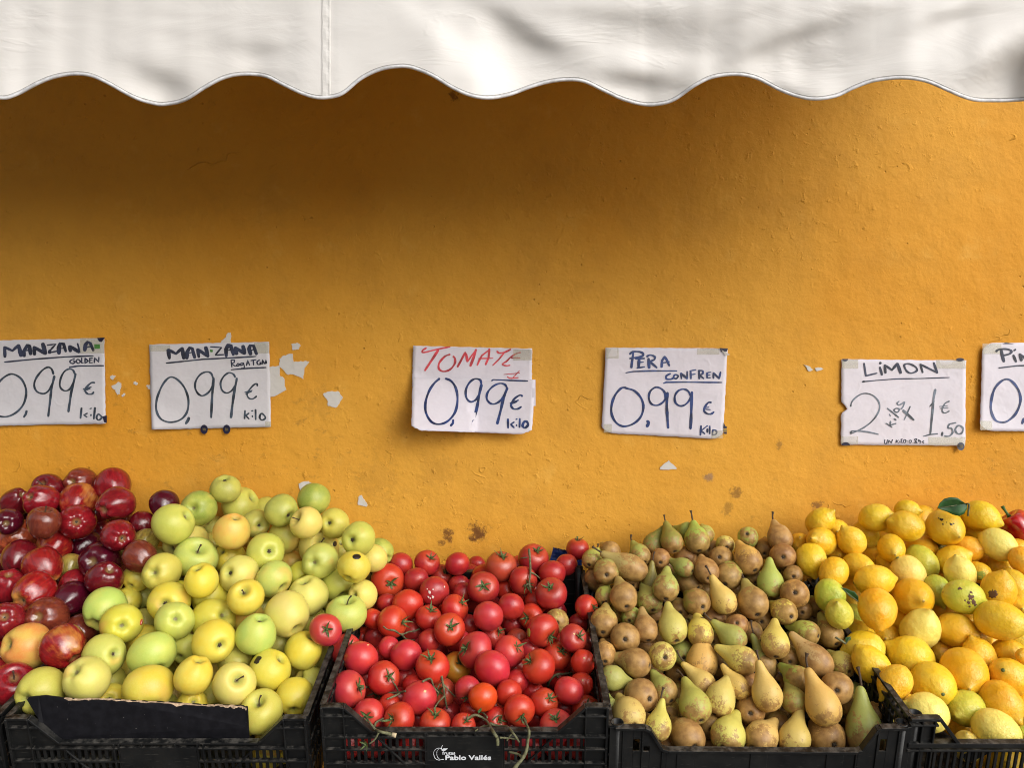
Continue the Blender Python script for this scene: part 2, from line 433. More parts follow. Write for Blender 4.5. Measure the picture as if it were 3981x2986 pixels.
MESH = {
 'golden': [lathe(apple_fn(i*5+1, .04 if i%2 else 0), 'golden_apple_mesh') for i in range(NV)],
 'red': [lathe(apple_fn(i*7+40, .12), 'red_apple_mesh') for i in range(NV)],
 'tomato': [lathe(tomato_fn(i*3+80), 'tomato_mesh', 22, 28) for i in range(NV)],
 'pear': [lathe(pear_fn(i*3+120), 'pear_mesh', 36, 26) for i in range(NV)],
 'lemon': [lathe(lemon_fn(i*3+160), 'lemon_mesh', 40, 40) for i in range(NV)],
 'pepper': [lathe(pepper_fn, 'pepper_mesh', 30, 36)]}
for k,l in MESH.items():
    for me in l: me.materials.append(M[k])
BVH = {}
def surf(me, d):
    """point and normal on a unit fruit mesh in direction d"""
    if me.name not in BVH:
        BVH[me.name] = BVHTree.FromPolygons([v.co.copy() for v in me.vertices], [tuple(p.vertices) for p in me.polygons])
    d = d.normalized()
    h = BVH[me.name].ray_cast(d*4, -d)
    if h[0] is None: return d, d
    return h[0], h[1]
# small parts, shared meshes
def part_mesh(name, mb, mat):
    me = bpy.data.meshes.new(name); me.from_pydata([tuple(v) for v in mb.v], [], mb.f)
    me.polygons.foreach_set('use_smooth', [True]*len(me.polygons)); me.materials.append(mat); return me
STALK = {}
def mk_stalk(z0, ln, bend, rad, name, knob=1.6):
    b = MB(); pts = catmull([(0,0,z0),(bend*.15,0,z0+ln*.35),(bend*.45,.02,z0+ln*.7),(bend,.03,z0+ln)], 4)
    n = len(pts); b.tube(pts, [rad*(.9 if i<n-3 else .9+(knob-.9)*(i-n+4)/3) for i in range(n)], 7)
    return part_mesh(name, b, M['stalk'])
STALK['golden'] = [mk_stalk(.38, .62, x, .032, 'apple_stalk') for x in (.22,-.1,.05)]
STALK['red'] = [mk_stalk(.46, .60, x, .034, 'apple_stalk') for x in (.2,.02,-.15)]
STALK['pear'] = [mk_stalk(2.0, l, x, .075, 'pear_stalk', 1.7) for l,x in ((.85,.3),(.95,-.2),(.7,.1))]
def mk_apple_calyx(zb, r, name):
    b = MB()
    for k in range(5):
        a = k*2*math.pi/5; ca,sa = math.cos(a), math.sin(a)
        pts = [(0,-.28),(.5,-.16),(1,0),(.5,.16),(0,.28)]
        vs = [(r*(x*ca-y*sa), r*(x*sa+y*ca), zb - .05*x*(1-x)*4*.6 - r*.15) for x,y in pts]
        vs2 = [(x,y,z-.02) for x,y,z in vs]
        b.add(vs+vs2, [(0,1,2,3,4),(9,8,7,6,5),(0,5,6,1),(1,6,7,2),(2,7,8,3),(3,8,9,4)])
    b.tube([(0,0,zb+.02),(0,0,zb-.06)], [r*.5, r*.3], 7)
    return part_mesh(name, b, M['calyx_dry'])
ACAL = {'golden': mk_apple_calyx(-.58,.15,'apple_calyx'), 'red': mk_apple_calyx(-.66,.15,'apple_calyx'), 'pear': mk_apple_calyx(-.90,.20,'pear_calyx'), 'lemon': None}
def mk_tom_calyx(seed):
    R = random.Random(seed); b = MB(); n = R.choice((5,5,6))
    for k in range(n):
        a = k*2*math.pi/n+R.uniform(-.2,.2); ln = R.uniform(.26,.54); wd = R.uniform(.055,.085); curl = R.uniform(-.02,.45); tw = R.uniform(-.3,.3)
        rows = []
        for i in range(7):
            f = i/6; x = .03+ln*f; w = wd*(math.sin(math.pi*(.25+.75*f))**.8)*(1-f*.25)
            z = .79 - .10*math.exp(-(x/.25)**2)*1.0 + (.03 if i else 0) - .30*x*x + curl*f*f*1.3
            aa = a + tw*f*f
            for s_ in (-1,0,1):
                rows.append(Vector((x*math.cos(aa)-s_*w*math.sin(aa), x*math.sin(aa)+s_*w*math.cos(aa), z+(.018 if s_==0 else 0)+.012)))
        fs = []
        for i in range(6):
            for j in range(2):
                q = i*3+j; fs.append((q,q+3,q+4,q+1))
        m = len(rows); low = [v-Vector((0,0,.014)) for v in rows]
        edge = [(i*3,(i+1)*3,(i+1)*3+m,i*3+m) for i in range(6)]+[(i*3+2,i*3+2+m,(i+1)*3+2+m,(i+1)*3+2) for i in range(6)]
        b.add(rows+low, fs+[tuple(x+m for x in reversed(f)) for f in fs]+edge)
    h = R.uniform(.12,.30)
    b.tube([(0,0,.68),(.0,.0,.80),(R.uniform(-.05,.05),R.uniform(-.05,.05),.82+h)], [.075,.052,.055], 7)
    return part_mesh('tomato_calyx_mesh', b, M['tom_calyx'])
TCAL = [mk_tom_calyx(i) for i in range(6)]
b = MB(); b.tube([(0,0,-1.16),(0,0,-1.23)], [.11,.08], 9); LEND = part_mesh('lemon_button', b, M['tom_calyx'])
b = MB(); b.tube([(0,0,.8),(.03,0,1.05),(.12,.03,1.3),(.22,.05,1.55)], [.16,.085,.085,.12], 9); PSTEM = part_mesh('pepper_stem_mesh', b, M['pepper_stem'])

def patch(me, d, size, poly, lift=.012):
    """a thin patch that lies on the fruit's skin around direction d; poly in units of size"""
    d = d.normalized(); a = d.orthogonal().normalized(); c = d.cross(a); mb = MB()
    n = len(poly); rings = 3; vs = []
    def at(x, y):
        q, nn = surf(me, d + a*(x*size) + c*(y*size)); return q*(1+lift)
    vs.append(at(0,0))
    for r in range(1, rings+1):
        for x,y in poly: vs.append(at(x*r/rings, y*r/rings))
    for x,y in poly: vs.append(at(x,y)*(1-lift*1.6))
    fs = [(0,1+k,1+(k+1)%n) for k in range(n)]
    for r in range(rings):
        o = 1+r*n
        fs += [(o+k, o+n+k, o+n+(k+1)%n, o+(k+1)%n) for k in range(n)]
    mb.add(vs, fs); return mb
OVAL = [(math.cos(k*math.pi/9), .72*math.sin(k*math.pi/9)) for k in range(18)]
def blob(seed, n=18, rough=.35):
    R = random.Random(seed); r = [1+R.uniform(-rough,rough) for _ in range(n)]
    return [(r[k]*math.cos(k*2*math.pi/n), r[k]*.75*math.sin(k*2*math.pi/n)) for k in range(n)]
# ---------------------------------------------------------------- where each fruit lies, read off the photograph in enlarged crops
FR = {'A':(0,1780,.36166),'B':(0,2380,.36166),'C':(700,1780,.36166),'D':(700,2380,.36166),'E':(1200,2040,.31646),'F':(1200,2460,.31646),
      'G':(1800,2040,.31646),'H':(1800,2460,.31646),'I':(2300,1980,.31646),'J':(2300,2460,.31646),'K':(2900,1900,.31646),'L':(2900,2400,.35264),
      'M':(3381,1900,.31646),'N':(3381,2400,.35253)}
# x y r  pit_x pit_y  end(s stalk, c blossom end, o plain)  colour  depth layer  [special]
RED = '''
A 520 340 165 -.5 -.5 s D 0 | A 860 270 175 -.5 -.1 c B 0 | A 1215 320 200 0 -.3 o R 0 | A 170 480 155 -.3 .4 o D .1 | A 440 460 178 -.65 -.3 c R 0
A 840 480 200 .3 -.6 o Y 0 | A 830 690 197 -.05 0 c R 0 | A 1240 500 192 .55 -.25 o R 0 | A 90 690 150 -.15 .1 c P 0 | A 470 700 172 .1 -.93 s B 0
A 1280 840 183 .2 .2 c R 0 | A 1310 680 135 0 -.3 c B .6 | A 1530 710 130 .3 .3 o D .8 | A 1770 510 155 0 -.85 o P 0 | A 1560 910 135 .3 -.5 o G .9
A 200 850 190 -.3 .6 c O .3 | A 575 960 185 .4 -.5 o Y .1 | A 215 1085 195 .2 -.7 o D 0 | A 460 1180 205 -.2 -.75 o Y 0 | A 905 970 190 .3 -.6 o P .6
A 1075 1110 210 -.4 0 c P .3 | A 1130 1300 195 .25 -.5 c D 0 | A 1510 1070 182 -.5 -.5 o B .3 | A 765 1180 120 0 0 o G .9 | A 90 1375 172 0 .6 o R 0
A 370 1450 213 -.6 .4 c Y 0 | A 790 1350 115 0 0 o R .8 | A 765 1530 192 .2 -.4 o P 0 | A -20 930 95 .2 .2 o O .6 | B 70 90 205 -.1 -.2 c R 0
B 500 60 218 -.4 -.1 c B 0 | B 870 200 172 .4 -.4 o B .4 | B 285 370 252 .9 .2 o O 0 sm | B 685 380 238 -.5 -.7 o Y 0 | B 150 800 240 .02 -.48 s R 0
B 20 470 150 0 0 o R .6 | B 390 620 115 0 0 o O .9 | B 1010 330 90 0 0 o G 1.1 | B 1000 1390 0 0 0 o R 0
A 640 1720 120 0 0 o D .9 | A 640 800 120 0 0 o D 1.1 | A 1080 800 120 0 0 o D 1.1 | B -60 640 130 .3 0 o R .4 | A 1380 1290 110 0 0 o B 1 | A 20 1100 90 .5 0 o D .7'''
GOLD = '''
A 1870 710 225 -.75 .45 o G 0 | A 2000 930 235 .7 -.2 o P .3 | A 2105 1090 230 .15 -.6 s L 0 | A 1480 1290 155 .5 -.6 o Y .4 | A 1740 1230 203 -.45 0 c G 0
A 1560 1500 135 0 0 o G .8 | A 1365 1545 120 .4 .4 o Y .5 | A 1130 1625 232 .5 -.7 o L 0 | A 1815 1550 212 -.25 .1 c Y 0
C 490 335 167 -.1 -.85 c D 0 | C 200 540 190 -.35 0 c V 0 | C 655 510 200 -.8 .5 o G .1 | C 1090 570 177 .6 .45 c D 0 | C 1435 455 182 .4 -.8 o V 0
C 1360 705 180 -.75 -.4 s P 0 | C 1655 705 160 -.45 -.05 c G .1 | C 1915 870 187 -.5 .1 c G 0 | C 820 710 150 .3 .2 c D .4 | C 560 790 200 -.2 .9 o O 0
C 1120 860 187 .7 -.4 o G .1 | C 920 1015 197 .28 -.05 c G 0 | C 1490 960 217 .2 -.35 s P .3 st1 | C 1500 1110 192 -.38 .1 c L 0 | C 1870 1175 175 .2 -.4 o Y 0 st2
C 2070 1085 152 .7 -.6 o P .4 | C 2150 1010 110 0 0 o V .9 | C 1195 1140 118 0 0 o O .9 | C 1690 1370 182 -.4 -.7 o G .2 | C 1965 1475 125 .5 0 o P .5
C 1370 1480 228 .2 .9 o P 0 | C 1010 1310 203 -.6 -.6 o L 0 | C 630 1255 210 -.6 -.15 c P 0 | C 535 1085 175 .5 .5 o Y .4 | C 230 1320 187 .3 .9 o Y 0
C 710 1505 200 -.2 -.45 s Y 0 | C 325 1490 195 .5 -.8 o Y .2 | C 1155 1690 243 -.5 -.8 o P 0 | C 1790 1680 217 0 -.85 s L 0 | C 360 940 95 0 0 o G .9
C 345 750 115 .4 .4 o D .9 | C 1300 1270 112 0 0 o Y .8 | C -20 1480 100 0 0 o Y .6 | D 360 85 228 .5 -.2 c Y .1 | D 370 320 227 .35 .28 c Y 0
D 820 235 218 .2 -.8 c L 0 | D 740 85 175 -.4 -.5 o O .5 | D 1330 410 212 -.5 .8 o Y 0 | D 975 622 226 -.6 .6 o Y 0 st3 | D 580 780 222 .2 -.28 s P 0
D 150 680 205 -.3 .9 o Y 0 | D 875 1080 232 -.22 -.6 s G 0 | D 1230 910 205 -.05 .8 c Y 0 | D 1385 770 165 .6 .4 o G .5 | D 1540 600 112 0 0 o D .8
D 600 540 155 0 0 o D .9 | D 130 1000 162 .1 -.2 c Y .2 | D 320 930 110 0 0 o G .9 | D 1065 345 90 0 0 o D 1 | D 1000 1340 150 0 0 o O .7
D 980 1570 150 0 0 o Y .9 | B 1310 130 217 0 .1 c Y 0 st4 | B 1560 130 105 0 0 o D .8 | B 1880 90 207 .05 -.08 c L 0 | B 1130 465 226 .5 0 c L 0
B 1640 460 245 -.2 -.8 o L 0 | B 1560 335 200 0 0 o Y .5 | B 930 725 246 .45 .4 o P 0 | B 435 850 245 -.65 .3 c G 0 | B 1595 830 266 -.1 -.9 o Y 0
B 1175 745 152 .4 .4 o G .5 | B 1190 950 145 -.1 -.1 c Y .4 | B 1985 400 130 .3 -.5 o G .5 | B 1025 320 120 -.4 -.4 o Y .6 | B 1320 740 90 0 0 o D 1
B 1420 660 85 0 0 o Y .9 | B 800 570 130 .3 .3 o O .7 | B 640 680 85 0 0 o Y .9 | A 1720 1100 120 0 0 o D 1.1 | B 1700 640 90 0 0 o G 1 | A 1640 900 0 0 0 o D 1
A 1290 1040 100 0 0 o G 1.1 | C 860 1120 100 0 0 o G 1 | C 1650 1230 100 0 0 o G 1.1'''
# x y r  calyx_x calyx_y (or - -)  colour  layer
TOM = '''
E 210 1295 195 .05 0 P -.25 | E 1130 495 150 - - D 0 | E 1455 470 152 .4 -.5 D 0 | E 1830 485 150 - - D 0 | E 970 690 202 .25 .25 O 0
E 1320 680 150 - - D 0 | E 1640 630 147 .4 -.5 D .3 | E 1545 820 178 - - D 0 sp | E 1850 750 132 - - D .4 | E 1900 845 132 - - D .3
E 1215 985 192 - - O 0 | E 960 970 128 - - D .5 | E 790 1160 132 - - O .4 | E 1030 1200 190 .85 0 O 0 | E 1475 1150 162 .25 -.75 R 0
E 1795 1030 167 .7 -.5 R 0 | E 1730 1290 192 .1 -.2 O 0 | E 1560 985 112 - - O .6 | E 820 1380 112 - - D .6 | E 660 1400 95 - - O .8
E 1480 1430 142 - - D .3 | E 1960 1240 92 - - D .8 | F 455 215 197 .3 -.1 P .1 | F 640 320 212 - - P 0 sc | F 1195 280 187 - - P 0
F 985 185 132 - - P .4 | F 910 290 112 - - R .6 | F 1520 420 202 -.15 -.6 O 0 | F 1820 430 180 .3 -.4 X .45 | F 1400 200 122 - - P .6
F 490 700 217 .75 -.1 P 0 | F 920 560 197 .45 -.1 R .1 | F 1170 570 132 - - D .9 | F 1365 805 203 - - P 0 pt | F 1640 730 172 -.3 0 B .3
F 1955 700 162 -.1 .7 P .2 | F 740 1010 192 -.2 .15 P 0 | F 1115 1060 192 -.6 0 O 0 | F 1555 1125 192 0 -.7 O 0 | F 1900 1145 152 .3 -.45 R .1
F 1000 910 132 - - O .6 | F 1100 820 115 - - P .7 | F 850 820 105 0 -.3 R .8 | F 430 960 95 - - O .5 | F 1700 980 112 - - D .9
F 1560 930 80 - - R .9 | F 420 440 85 - - P .8 | F 1330 1080 132 - - D .9 | F 1290 660 125 - - R .5 | F 500 1390 130 - - R .6
F 800 1390 130 - - R .6 | F 1250 1390 130 - - R .6 | H 560 1400 130 - - R .6 | H 850 1400 130 - - R .6 | H 1150 1400 120 - - R .6 | H 1420 1400 120 - - R .6
G 470 515 187 .1 -.8 B 0 | G 865 420 192 .3 -.65 D 0 | G 1410 300 142 0 -.95 D 0 | G 1270 495 132 - - D .3 | G 1095 600 162 - - D 0
G 740 690 167 .4 .4 D .2 | G 1085 850 195 -.1 -.5 D 0 | G 250 780 203 0 -.15 D 0 | G 270 650 172 - - O .4 | G 170 500 112 - - D .7
G 90 615 132 - - D .5 | G 530 800 90 .8 0 O .7 | G 590 1010 167 - - D 0 | G 910 950 152 - - O .1 | G 310 1130 192 - - P 0
G 835 1130 152 -.4 .1 O .2 | G 980 1300 197 .6 .5 R 0 gp | G 1515 1015 152 .8 0 R 0 | G 1430 1215 137 - - D .3 | G 1355 1400 172 .6 -.2 D 0 pt
G 1500 1450 145 - - B .4 | G 1140 1085 85 - - D .8 | G 760 880 92 - - O .7 | G 370 1370 152 .6 -.45 D .3 | E 1850 1440 152 - - P .4
H 152 221 220 -.7 -.15 P 0 | H 360 440 217 - - P 0 | H 565 235 187 .7 -.4 P .1 | H 820 210 115 - - P .5 | H 670 80 132 - - B .6
H 935 420 207 -.7 -.4 O 0 | H 1155 290 177 .45 -.4 O .1 | H 1475 370 152 - - O 0 pt | H 1455 640 147 - - O .3 pt | H 1300 720 177 - - P 0
H 660 605 132 - - D .5 | H 565 750 167 - - O .1 | H 245 800 180 - - X2 0 | H 690 955 187 .25 .55 O 0 | H 1000 860 172 .5 -.35 O .1
H 850 750 122 - - R .6 | H 1150 1150 203 -.1 -.5 P 0 | H 1510 950 172 .15 -.35 O .2 | H 1240 940 115 - - D .8 | H 110 960 125 - - O .5
H 410 1080 152 .4 0 R .3 | H 740 1300 152 - - P .1 | H 1340 490 92 -.4 .2 R .6 | H 1150 560 132 - - R .6 | H 650 450 105 - - O .8
H 900 1060 115 - - D .9 | H 1100 630 95 - - D .9 | E 1060 1090 80 - - D 1 | E 1280 1330 100 - - D 1 | G 620 1240 110 - - D .9 | G 1180 1480 110 - - D .9'''
# x y r  neck-tip x y  skin colour + russet amount 0-9  layer  [k stalk] 
PEAR = '''
I 180 770 162 170 690 G5 0 | I 490 720 163 110 540 B8 0 k | I 230 520 100 150 440 B9 .8 | I 0 620 115 70 480 G5 .4 k | I 600 570 130 490 400 G6 .2 k
I 840 610 122 830 510 R8 .2 | I 755 430 130 880 190 D6 .4 | I 985 400 142 905 150 D5 0 k | I 1295 390 150 1240 130 G6 0 k | I 1390 310 95 1350 210 G3 .8
I 1180 270 90 1030 230 G2 .6 k | I 1155 600 140 1150 550 R9 .3 | I 1140 720 118 935 640 G4 .1 k | I 1405 760 152 1340 570 O8 0 | I 1590 610 152 1630 650 D8 .1
I 1640 440 115 1600 380 Y4 .6 | I 1930 640 165 1770 410 O7 0 | I 1920 345 125 1940 430 G3 .2 | I 2130 490 90 2140 400 D9 .9 | I 1680 830 165 1770 630 G8 .1 k
I 1880 800 92 1870 740 R9 .6 | I 720 950 110 750 640 D4 .3 k | I 910 980 155 915 720 G6 0 | I 1200 910 148 970 800 D7 .2 | I 710 1130 150 620 900 G3 .2
I 395 1080 165 320 840 B8 0 | I 480 900 112 430 830 R7 .6 | I 160 1080 112 190 950 G3 .4 | I 150 1400 165 175 1160 B7 0 k | I 410 1585 177 410 1550 B9 0
I 665 1480 157 600 1200 B8 .1 | I 490 1330 112 540 1250 G4 .4 | I 790 1300 105 750 1150 R6 .4 | I 1000 1470 177 910 1165 Y2 0 k | I 1290 1140 167 1130 1020 D6 .1
I 1080 1230 122 1060 1150 D6 .4 | I 1620 1130 157 1468 825 Y3 0 k | I 1980 1150 192 1865 850 B9 0 k | I 1390 1000 95 1380 900 Y6 .8 | I 1510 1340 157 1500 1290 R9 .3
I 1790 1430 137 1800 1490 R9 0 | I 1340 1530 162 1290 1275 Y4 0 k | I 1740 1590 152 1475 1395 G4 0 k | I 1970 1520 122 1950 1470 D7 .6 | I 2080 1340 122 2060 1260 B8 .8
J 160 270 140 150 90 O7 .3 | J 550 370 172 215 310 B9 0 k | J 260 560 150 540 620 G2 .1 | J 610 775 202 390 700 B8 0 k | J 870 290 176 800 260 Y4 0
J 1120 250 92 1100 170 G2 .8 | J 1355 380 187 1345 -10 O4 0 k | J 1860 345 177 1515 205 Y6 0 | J 900 720 160 730 480 G6 .4 | J 1050 540 92 1000 500 D8 .8
J 1375 635 162 1125 385 Y5 0 k | J 1570 840 187 1700 490 Y3 0 | J 1800 670 142 1590 425 Y4 .3 | J 1275 910 197 1130 580 G4 0 k | J 1040 790 92 1010 700 Y6 .6
J 820 1160 167 850 830 Y5 0 k | J 940 970 92 940 900 Y4 .5 | J 1060 990 70 1015 880 G4 .6 k | J 460 1030 200 325 805 Y2 0 | J 240 900 90 215 760 G4 .3 k
J 1180 1290 207 1000 1075 B8 0 | J 930 1400 125 900 1350 R9 .4 | J 1440 1150 122 1400 1080 G6 .5 | J 1670 1275 207 1790 970 Y4 0 | J 1950 970 182 1945 920 O6 .1
J 1440 1440 130 1450 1370 R8 .7 | J 1790 1460 115 1800 1400 R8 .7 | J 810 640 100 790 560 R7 .7 | J 640 570 85 620 520 O7 .8 | J 1930 640 105 1900 560 R9 .8
J 350 770 70 340 700 R8 .8 | L 235 860 165 145 500 Y3 0 k | L 165 1340 182 350 1110 Y6 0 | L 530 1350 177 600 1005 Y3 0 | L 530 930 140 430 715 G5 .1 k
L 580 700 152 365 550 G7 .2 k | L 850 990 192 685 600 O4 0 k | L 890 1330 203 720 1190 O6 .1 | L 1000 790 180 990 750 B8 0 | L 1310 1295 203 1275 795 G6 0 k
L 770 485 167 495 205 B8 0 | L 1060 530 142 900 400 Y4 .2 | L 990 370 142 980 330 B9 .5 | L 680 170 132 440 110 G5 .2 | L 320 300 156 300 15 Y5 0
L 210 520 132 85 200 G8 .2 k | L 480 450 95 470 380 D6 .7 | L 930 190 152 790 -20 Y8 .3 | L 1170 980 112 1150 920 G4 .5 | L 1430 1070 92 1420 1000 O5 .6
L 1060 1050 112 1040 980 G6 .6 | L 350 680 85 340 620 R8 .7 | L 1140 1450 120 1120 1400 R8 .7 | L 1190 870 70 1180 800 G3 .8 | K 420 620 152 335 395 B8 0 k
K 455 825 150 445 790 R9 0 | K 300 1180 162 290 850 G3 0 | K 405 970 95 395 900 G4 .4 | K 580 1065 118 570 1030 D8 .3 | K 600 1295 172 590 1330 O5 0
K 470 1520 162 290 1420 Y6 0 | K 690 1500 122 680 1450 B8 .2 | K 860 1450 122 790 1330 G6 .4 | K 330 1390 75 290 1350 G5 .7 | K 110 1120 115 100 1050 D5 .6
G 1150 1190 148 1140 1150 Y6 .4 | L 660 1470 110 650 1400 R8 .8 | L 380 1480 110 380 1400 R8 .8 | J 300 1400 130 280 1330 B8 .5 | L 1540 1480 110 1500 1400 B7 .5'''
# x y r  nub_x nub_y  end(n nub towards us, e stem end towards us, o) colour layer
LEM = '''
K 915 400 162 .7 -.6 n Y 0 | K 930 650 172 -.45 -.1 n O 0 | K 660 700 122 0 -.5 n O .5 | K 1295 640 172 -.5 -.8 n Y 0 | K 1470 560 162 -.2 -.8 n Y .3
K 1590 360 182 .97 -.15 n Y 0 | K 1970 460 205 -.85 -.2 n O 0 | K 1980 270 132 .97 0 n Y .6 | K 1780 730 167 .2 .35 n O .1 | K 800 880 197 .2 .9 n Y 0
K 1075 1030 180 -.5 .8 n Y 0 | K 1390 970 182 .6 .3 o Y .2 | K 1575 1130 212 -.95 .2 e Y 0 | K 1030 1320 192 .3 .8 o G 0 | K 1145 1540 177 -.1 -.6 n G 0
K 1615 1480 240 .1 .85 n O 0 | K 1350 1590 92 .3 .3 o G .6 | K 1150 820 92 0 0 o O .9 | K 1120 530 82 0 0 o Y .8 | K 1600 880 92 0 0 o O .8
K 1770 930 122 .5 .5 o Y .5 | K 1300 1350 112 .5 .5 o Y .6 | M 920 480 222 .55 .35 n O 0 mk | M 1000 310 165 .3 -.5 o Y .4 | M 1370 345 195 .9 .3 o Y 0
M 1310 540 162 .6 .2 o Y .3 | M 1190 750 180 .9 -.2 n O .2 | M 1575 690 200 .8 .5 o P 0 | M 635 780 192 0 .5 o O .4 | M 640 910 203 .4 .7 o G 0
M 470 1040 213 -.5 -.75 e P 0 | M 1020 890 192 .9 -.5 n Y .2 | M 1110 1040 190 -.2 -.85 n P 0 | M 1340 1030 132 .5 .2 o O .4 gp | M 530 1340 240 .35 .1 n O 0
M 830 1250 162 .3 .8 o G .3 | M 1160 1330 222 -.85 -.1 e G 0 sc | M 1580 1260 222 .2 -.8 o O 0 br | M 1620 970 162 .9 -.1 n Y .3 | M 1770 1185 175 .4 .75 n Y .2
M 1880 890 165 .3 .6 o O 0 | M 1820 760 102 0 0 o O .6 | M 1600 1625 245 .9 .1 o Y 0 | M 622 1731 238 .4 -.8 n P 0 | M 1055 1738 217 .95 .15 n Y 0
M 900 1520 162 .3 -.5 o O .4 | M 430 1640 152 .3 .7 o Y .4 | M 1240 1630 85 0 0 o O .8 | M 1870 1480 105 0 0 o Y .5 | M 1420 900 122 .5 .3 o O .9
M 860 710 92 0 0 o V 1 | N 460 430 225 -.9 -.35 n Y 0 | N 690 740 242 .35 .3 e Y 0 | N 1035 600 256 .15 .5 n O 0 | N 1205 430 190 -.35 -.85 n Y 0
N 1530 400 165 .9 0 o O .2 | N 1540 660 203 -.25 -.25 e Y 0 | N 1700 430 85 -.4 0 n O 0 | N 1440 930 220 .65 .7 n O 0 | N 1060 1005 190 -.4 .4 n G 0
N 1390 1250 225 .9 .4 n P 0 | N 630 1055 215 -.93 -.2 n P 0 | N 375 990 152 0 -.6 e Y .3 | N 278 730 182 -.55 .8 n O 0 | N 1700 1020 190 0 .6 o O .3
N 1710 1320 115 0 0 o G .2 | N 1070 1430 152 0 -.4 o P .3 | N 790 1390 132 0 0 o O .5 | N 930 1150 152 .5 .5 o O .7 | N 800 400 152 -.3 -.8 o O .4
N 1190 210 102 0 0 o Y .7 | N 960 340 62 0 0 o G 1 | L 1260 260 192 -.3 -.8 o Y .1 | L 1300 350 202 -.8 .2 o Y 0 | L 1385 530 205 -.6 -.7 o Y 0
L 1440 810 85 0 0 o P .9 | N 710 1590 112 0 0 o O .5 | N 900 1590 102 0 0 o O .5 | N 1090 1590 122 0 0 o G .5 | N 1300 1600 115 0 0 o Y .5 | N 1500 1600 115 0 0 o Y .5
N 170 240 95 0 0 o O .9 | K 1700 620 100 0 0 o O 1 | M 350 760 90 0 0 o O .9 | N 1100 860 90 0 0 o O 1 | N 180 950 100 0 0 o P .8 | N 140 1060 90 0 0 o P .9
M 1650 830 80 0 0 o P 1 | K 1480 800 95 0 0 o O 1.1'''
COLS = {
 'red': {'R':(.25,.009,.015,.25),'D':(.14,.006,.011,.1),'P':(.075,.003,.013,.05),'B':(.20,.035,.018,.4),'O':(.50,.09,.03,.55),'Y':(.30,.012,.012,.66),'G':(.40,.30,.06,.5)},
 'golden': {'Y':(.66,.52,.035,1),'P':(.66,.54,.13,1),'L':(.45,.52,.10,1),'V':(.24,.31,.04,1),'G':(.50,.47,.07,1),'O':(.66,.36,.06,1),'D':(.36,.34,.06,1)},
 'tomato': {'P':(.50,.028,.045,.95),'R':(.44,.014,.018,.95),'O':(.50,.027,.016,.9),'D':(.34,.015,.024,.92),'B':(.34,.05,.03,.75),'X':(.55,.22,.02,.6),'X2':(.60,.075,.008,.8)},
 'pear': {'G':(.36,.40,.09),'Y':(.62,.50,.12),'B':(.42,.32,.11),'D':(.24,.22,.05),'R':(.42,.17,.08),'O':(.60,.36,.10)},
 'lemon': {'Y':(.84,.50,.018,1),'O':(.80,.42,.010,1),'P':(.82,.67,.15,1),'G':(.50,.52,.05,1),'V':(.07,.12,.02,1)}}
CNAME = {
 'red': {'R':'bright red','D':'dark red','P':'purple-red','B':'brownish red','O':'orange','Y':'red and yellow','G':'olive green'},
 'golden': {'Y':'yellow','P':'cream yellow','L':'pale green','V':'green','G':'yellow-green','O':'orange-yellow','D':'olive'},
 'tomato': {'P':'pinkish red','R':'bright red','O':'orange-red','D':'deep red','B':'brownish red','X':'orange','X2':'orange'},
 'pear': {'G':'green','Y':'yellow','B':'brown','D':'olive','R':'reddish','O':'golden brown'},
 'lemon': {'Y':'yellow','O':'deep yellow','P':'pale yellow','G':'greenish','V':'dark green'}}
# ---------------------------------------------------------------- heaps
HEAP = { # v at the wall, depth there, v at the front, depth there, outline where something must lie behind the gaps
 'red':    (1900,1.925,2740,1.45,[(0,2040),(60,1960),(180,1910),(480,1930),(500,2010),(560,2080),(560,2200),(480,2350),(330,2480),(240,2640),(60,2730),(0,2730)]),
 'golden': (1880,1.925,2760,1.45,[(740,2000),(1270,1980),(1420,2120),(1420,2250),(1370,2500),(1260,2680),(1150,2760),(960,2840),(110,2760),(330,2560),(470,2380),(600,2160)]),
 'tomato': (2130,1.93,2830,1.45,[(1480,2200),(2150,2170),(2170,2330),(2280,2480),(2310,2720),(2150,2840),(1450,2840),(1290,2740),(1340,2530),(1440,2300)]),
 'pear':   (2030,1.93,2880,1.45,[(2310,2200),(2500,2170),(2600,2090),(2750,2090),(2800,2150),(3080,2130),(3110,2260),(3230,2400),(3310,2640),(3430,2850),(3340,2910),(2600,2910),(2400,2800),(2320,2500)]),
 'lemon':  (1980,1.93,2860,1.45,[(3160,2080),(3500,2020),(3860,2020),(3981,2150),(3981,2880),(3760,2870),(3560,2740),(3360,2600),(3270,2450),(3260,2300),(3120,2180)])}
def heap_depth(kind, v):
    v1,y1,v2,y2,_ = HEAP[kind]
    t1,t2 = (v1-CY)/F, (v2-CY)/F; z1,z2 = -t1*y1, -t2*y2
    k = (z1-z2)/(y1-y2); t = (v-CY)/F
    return (k*y1 - z1)/(k+t)
fruits = []
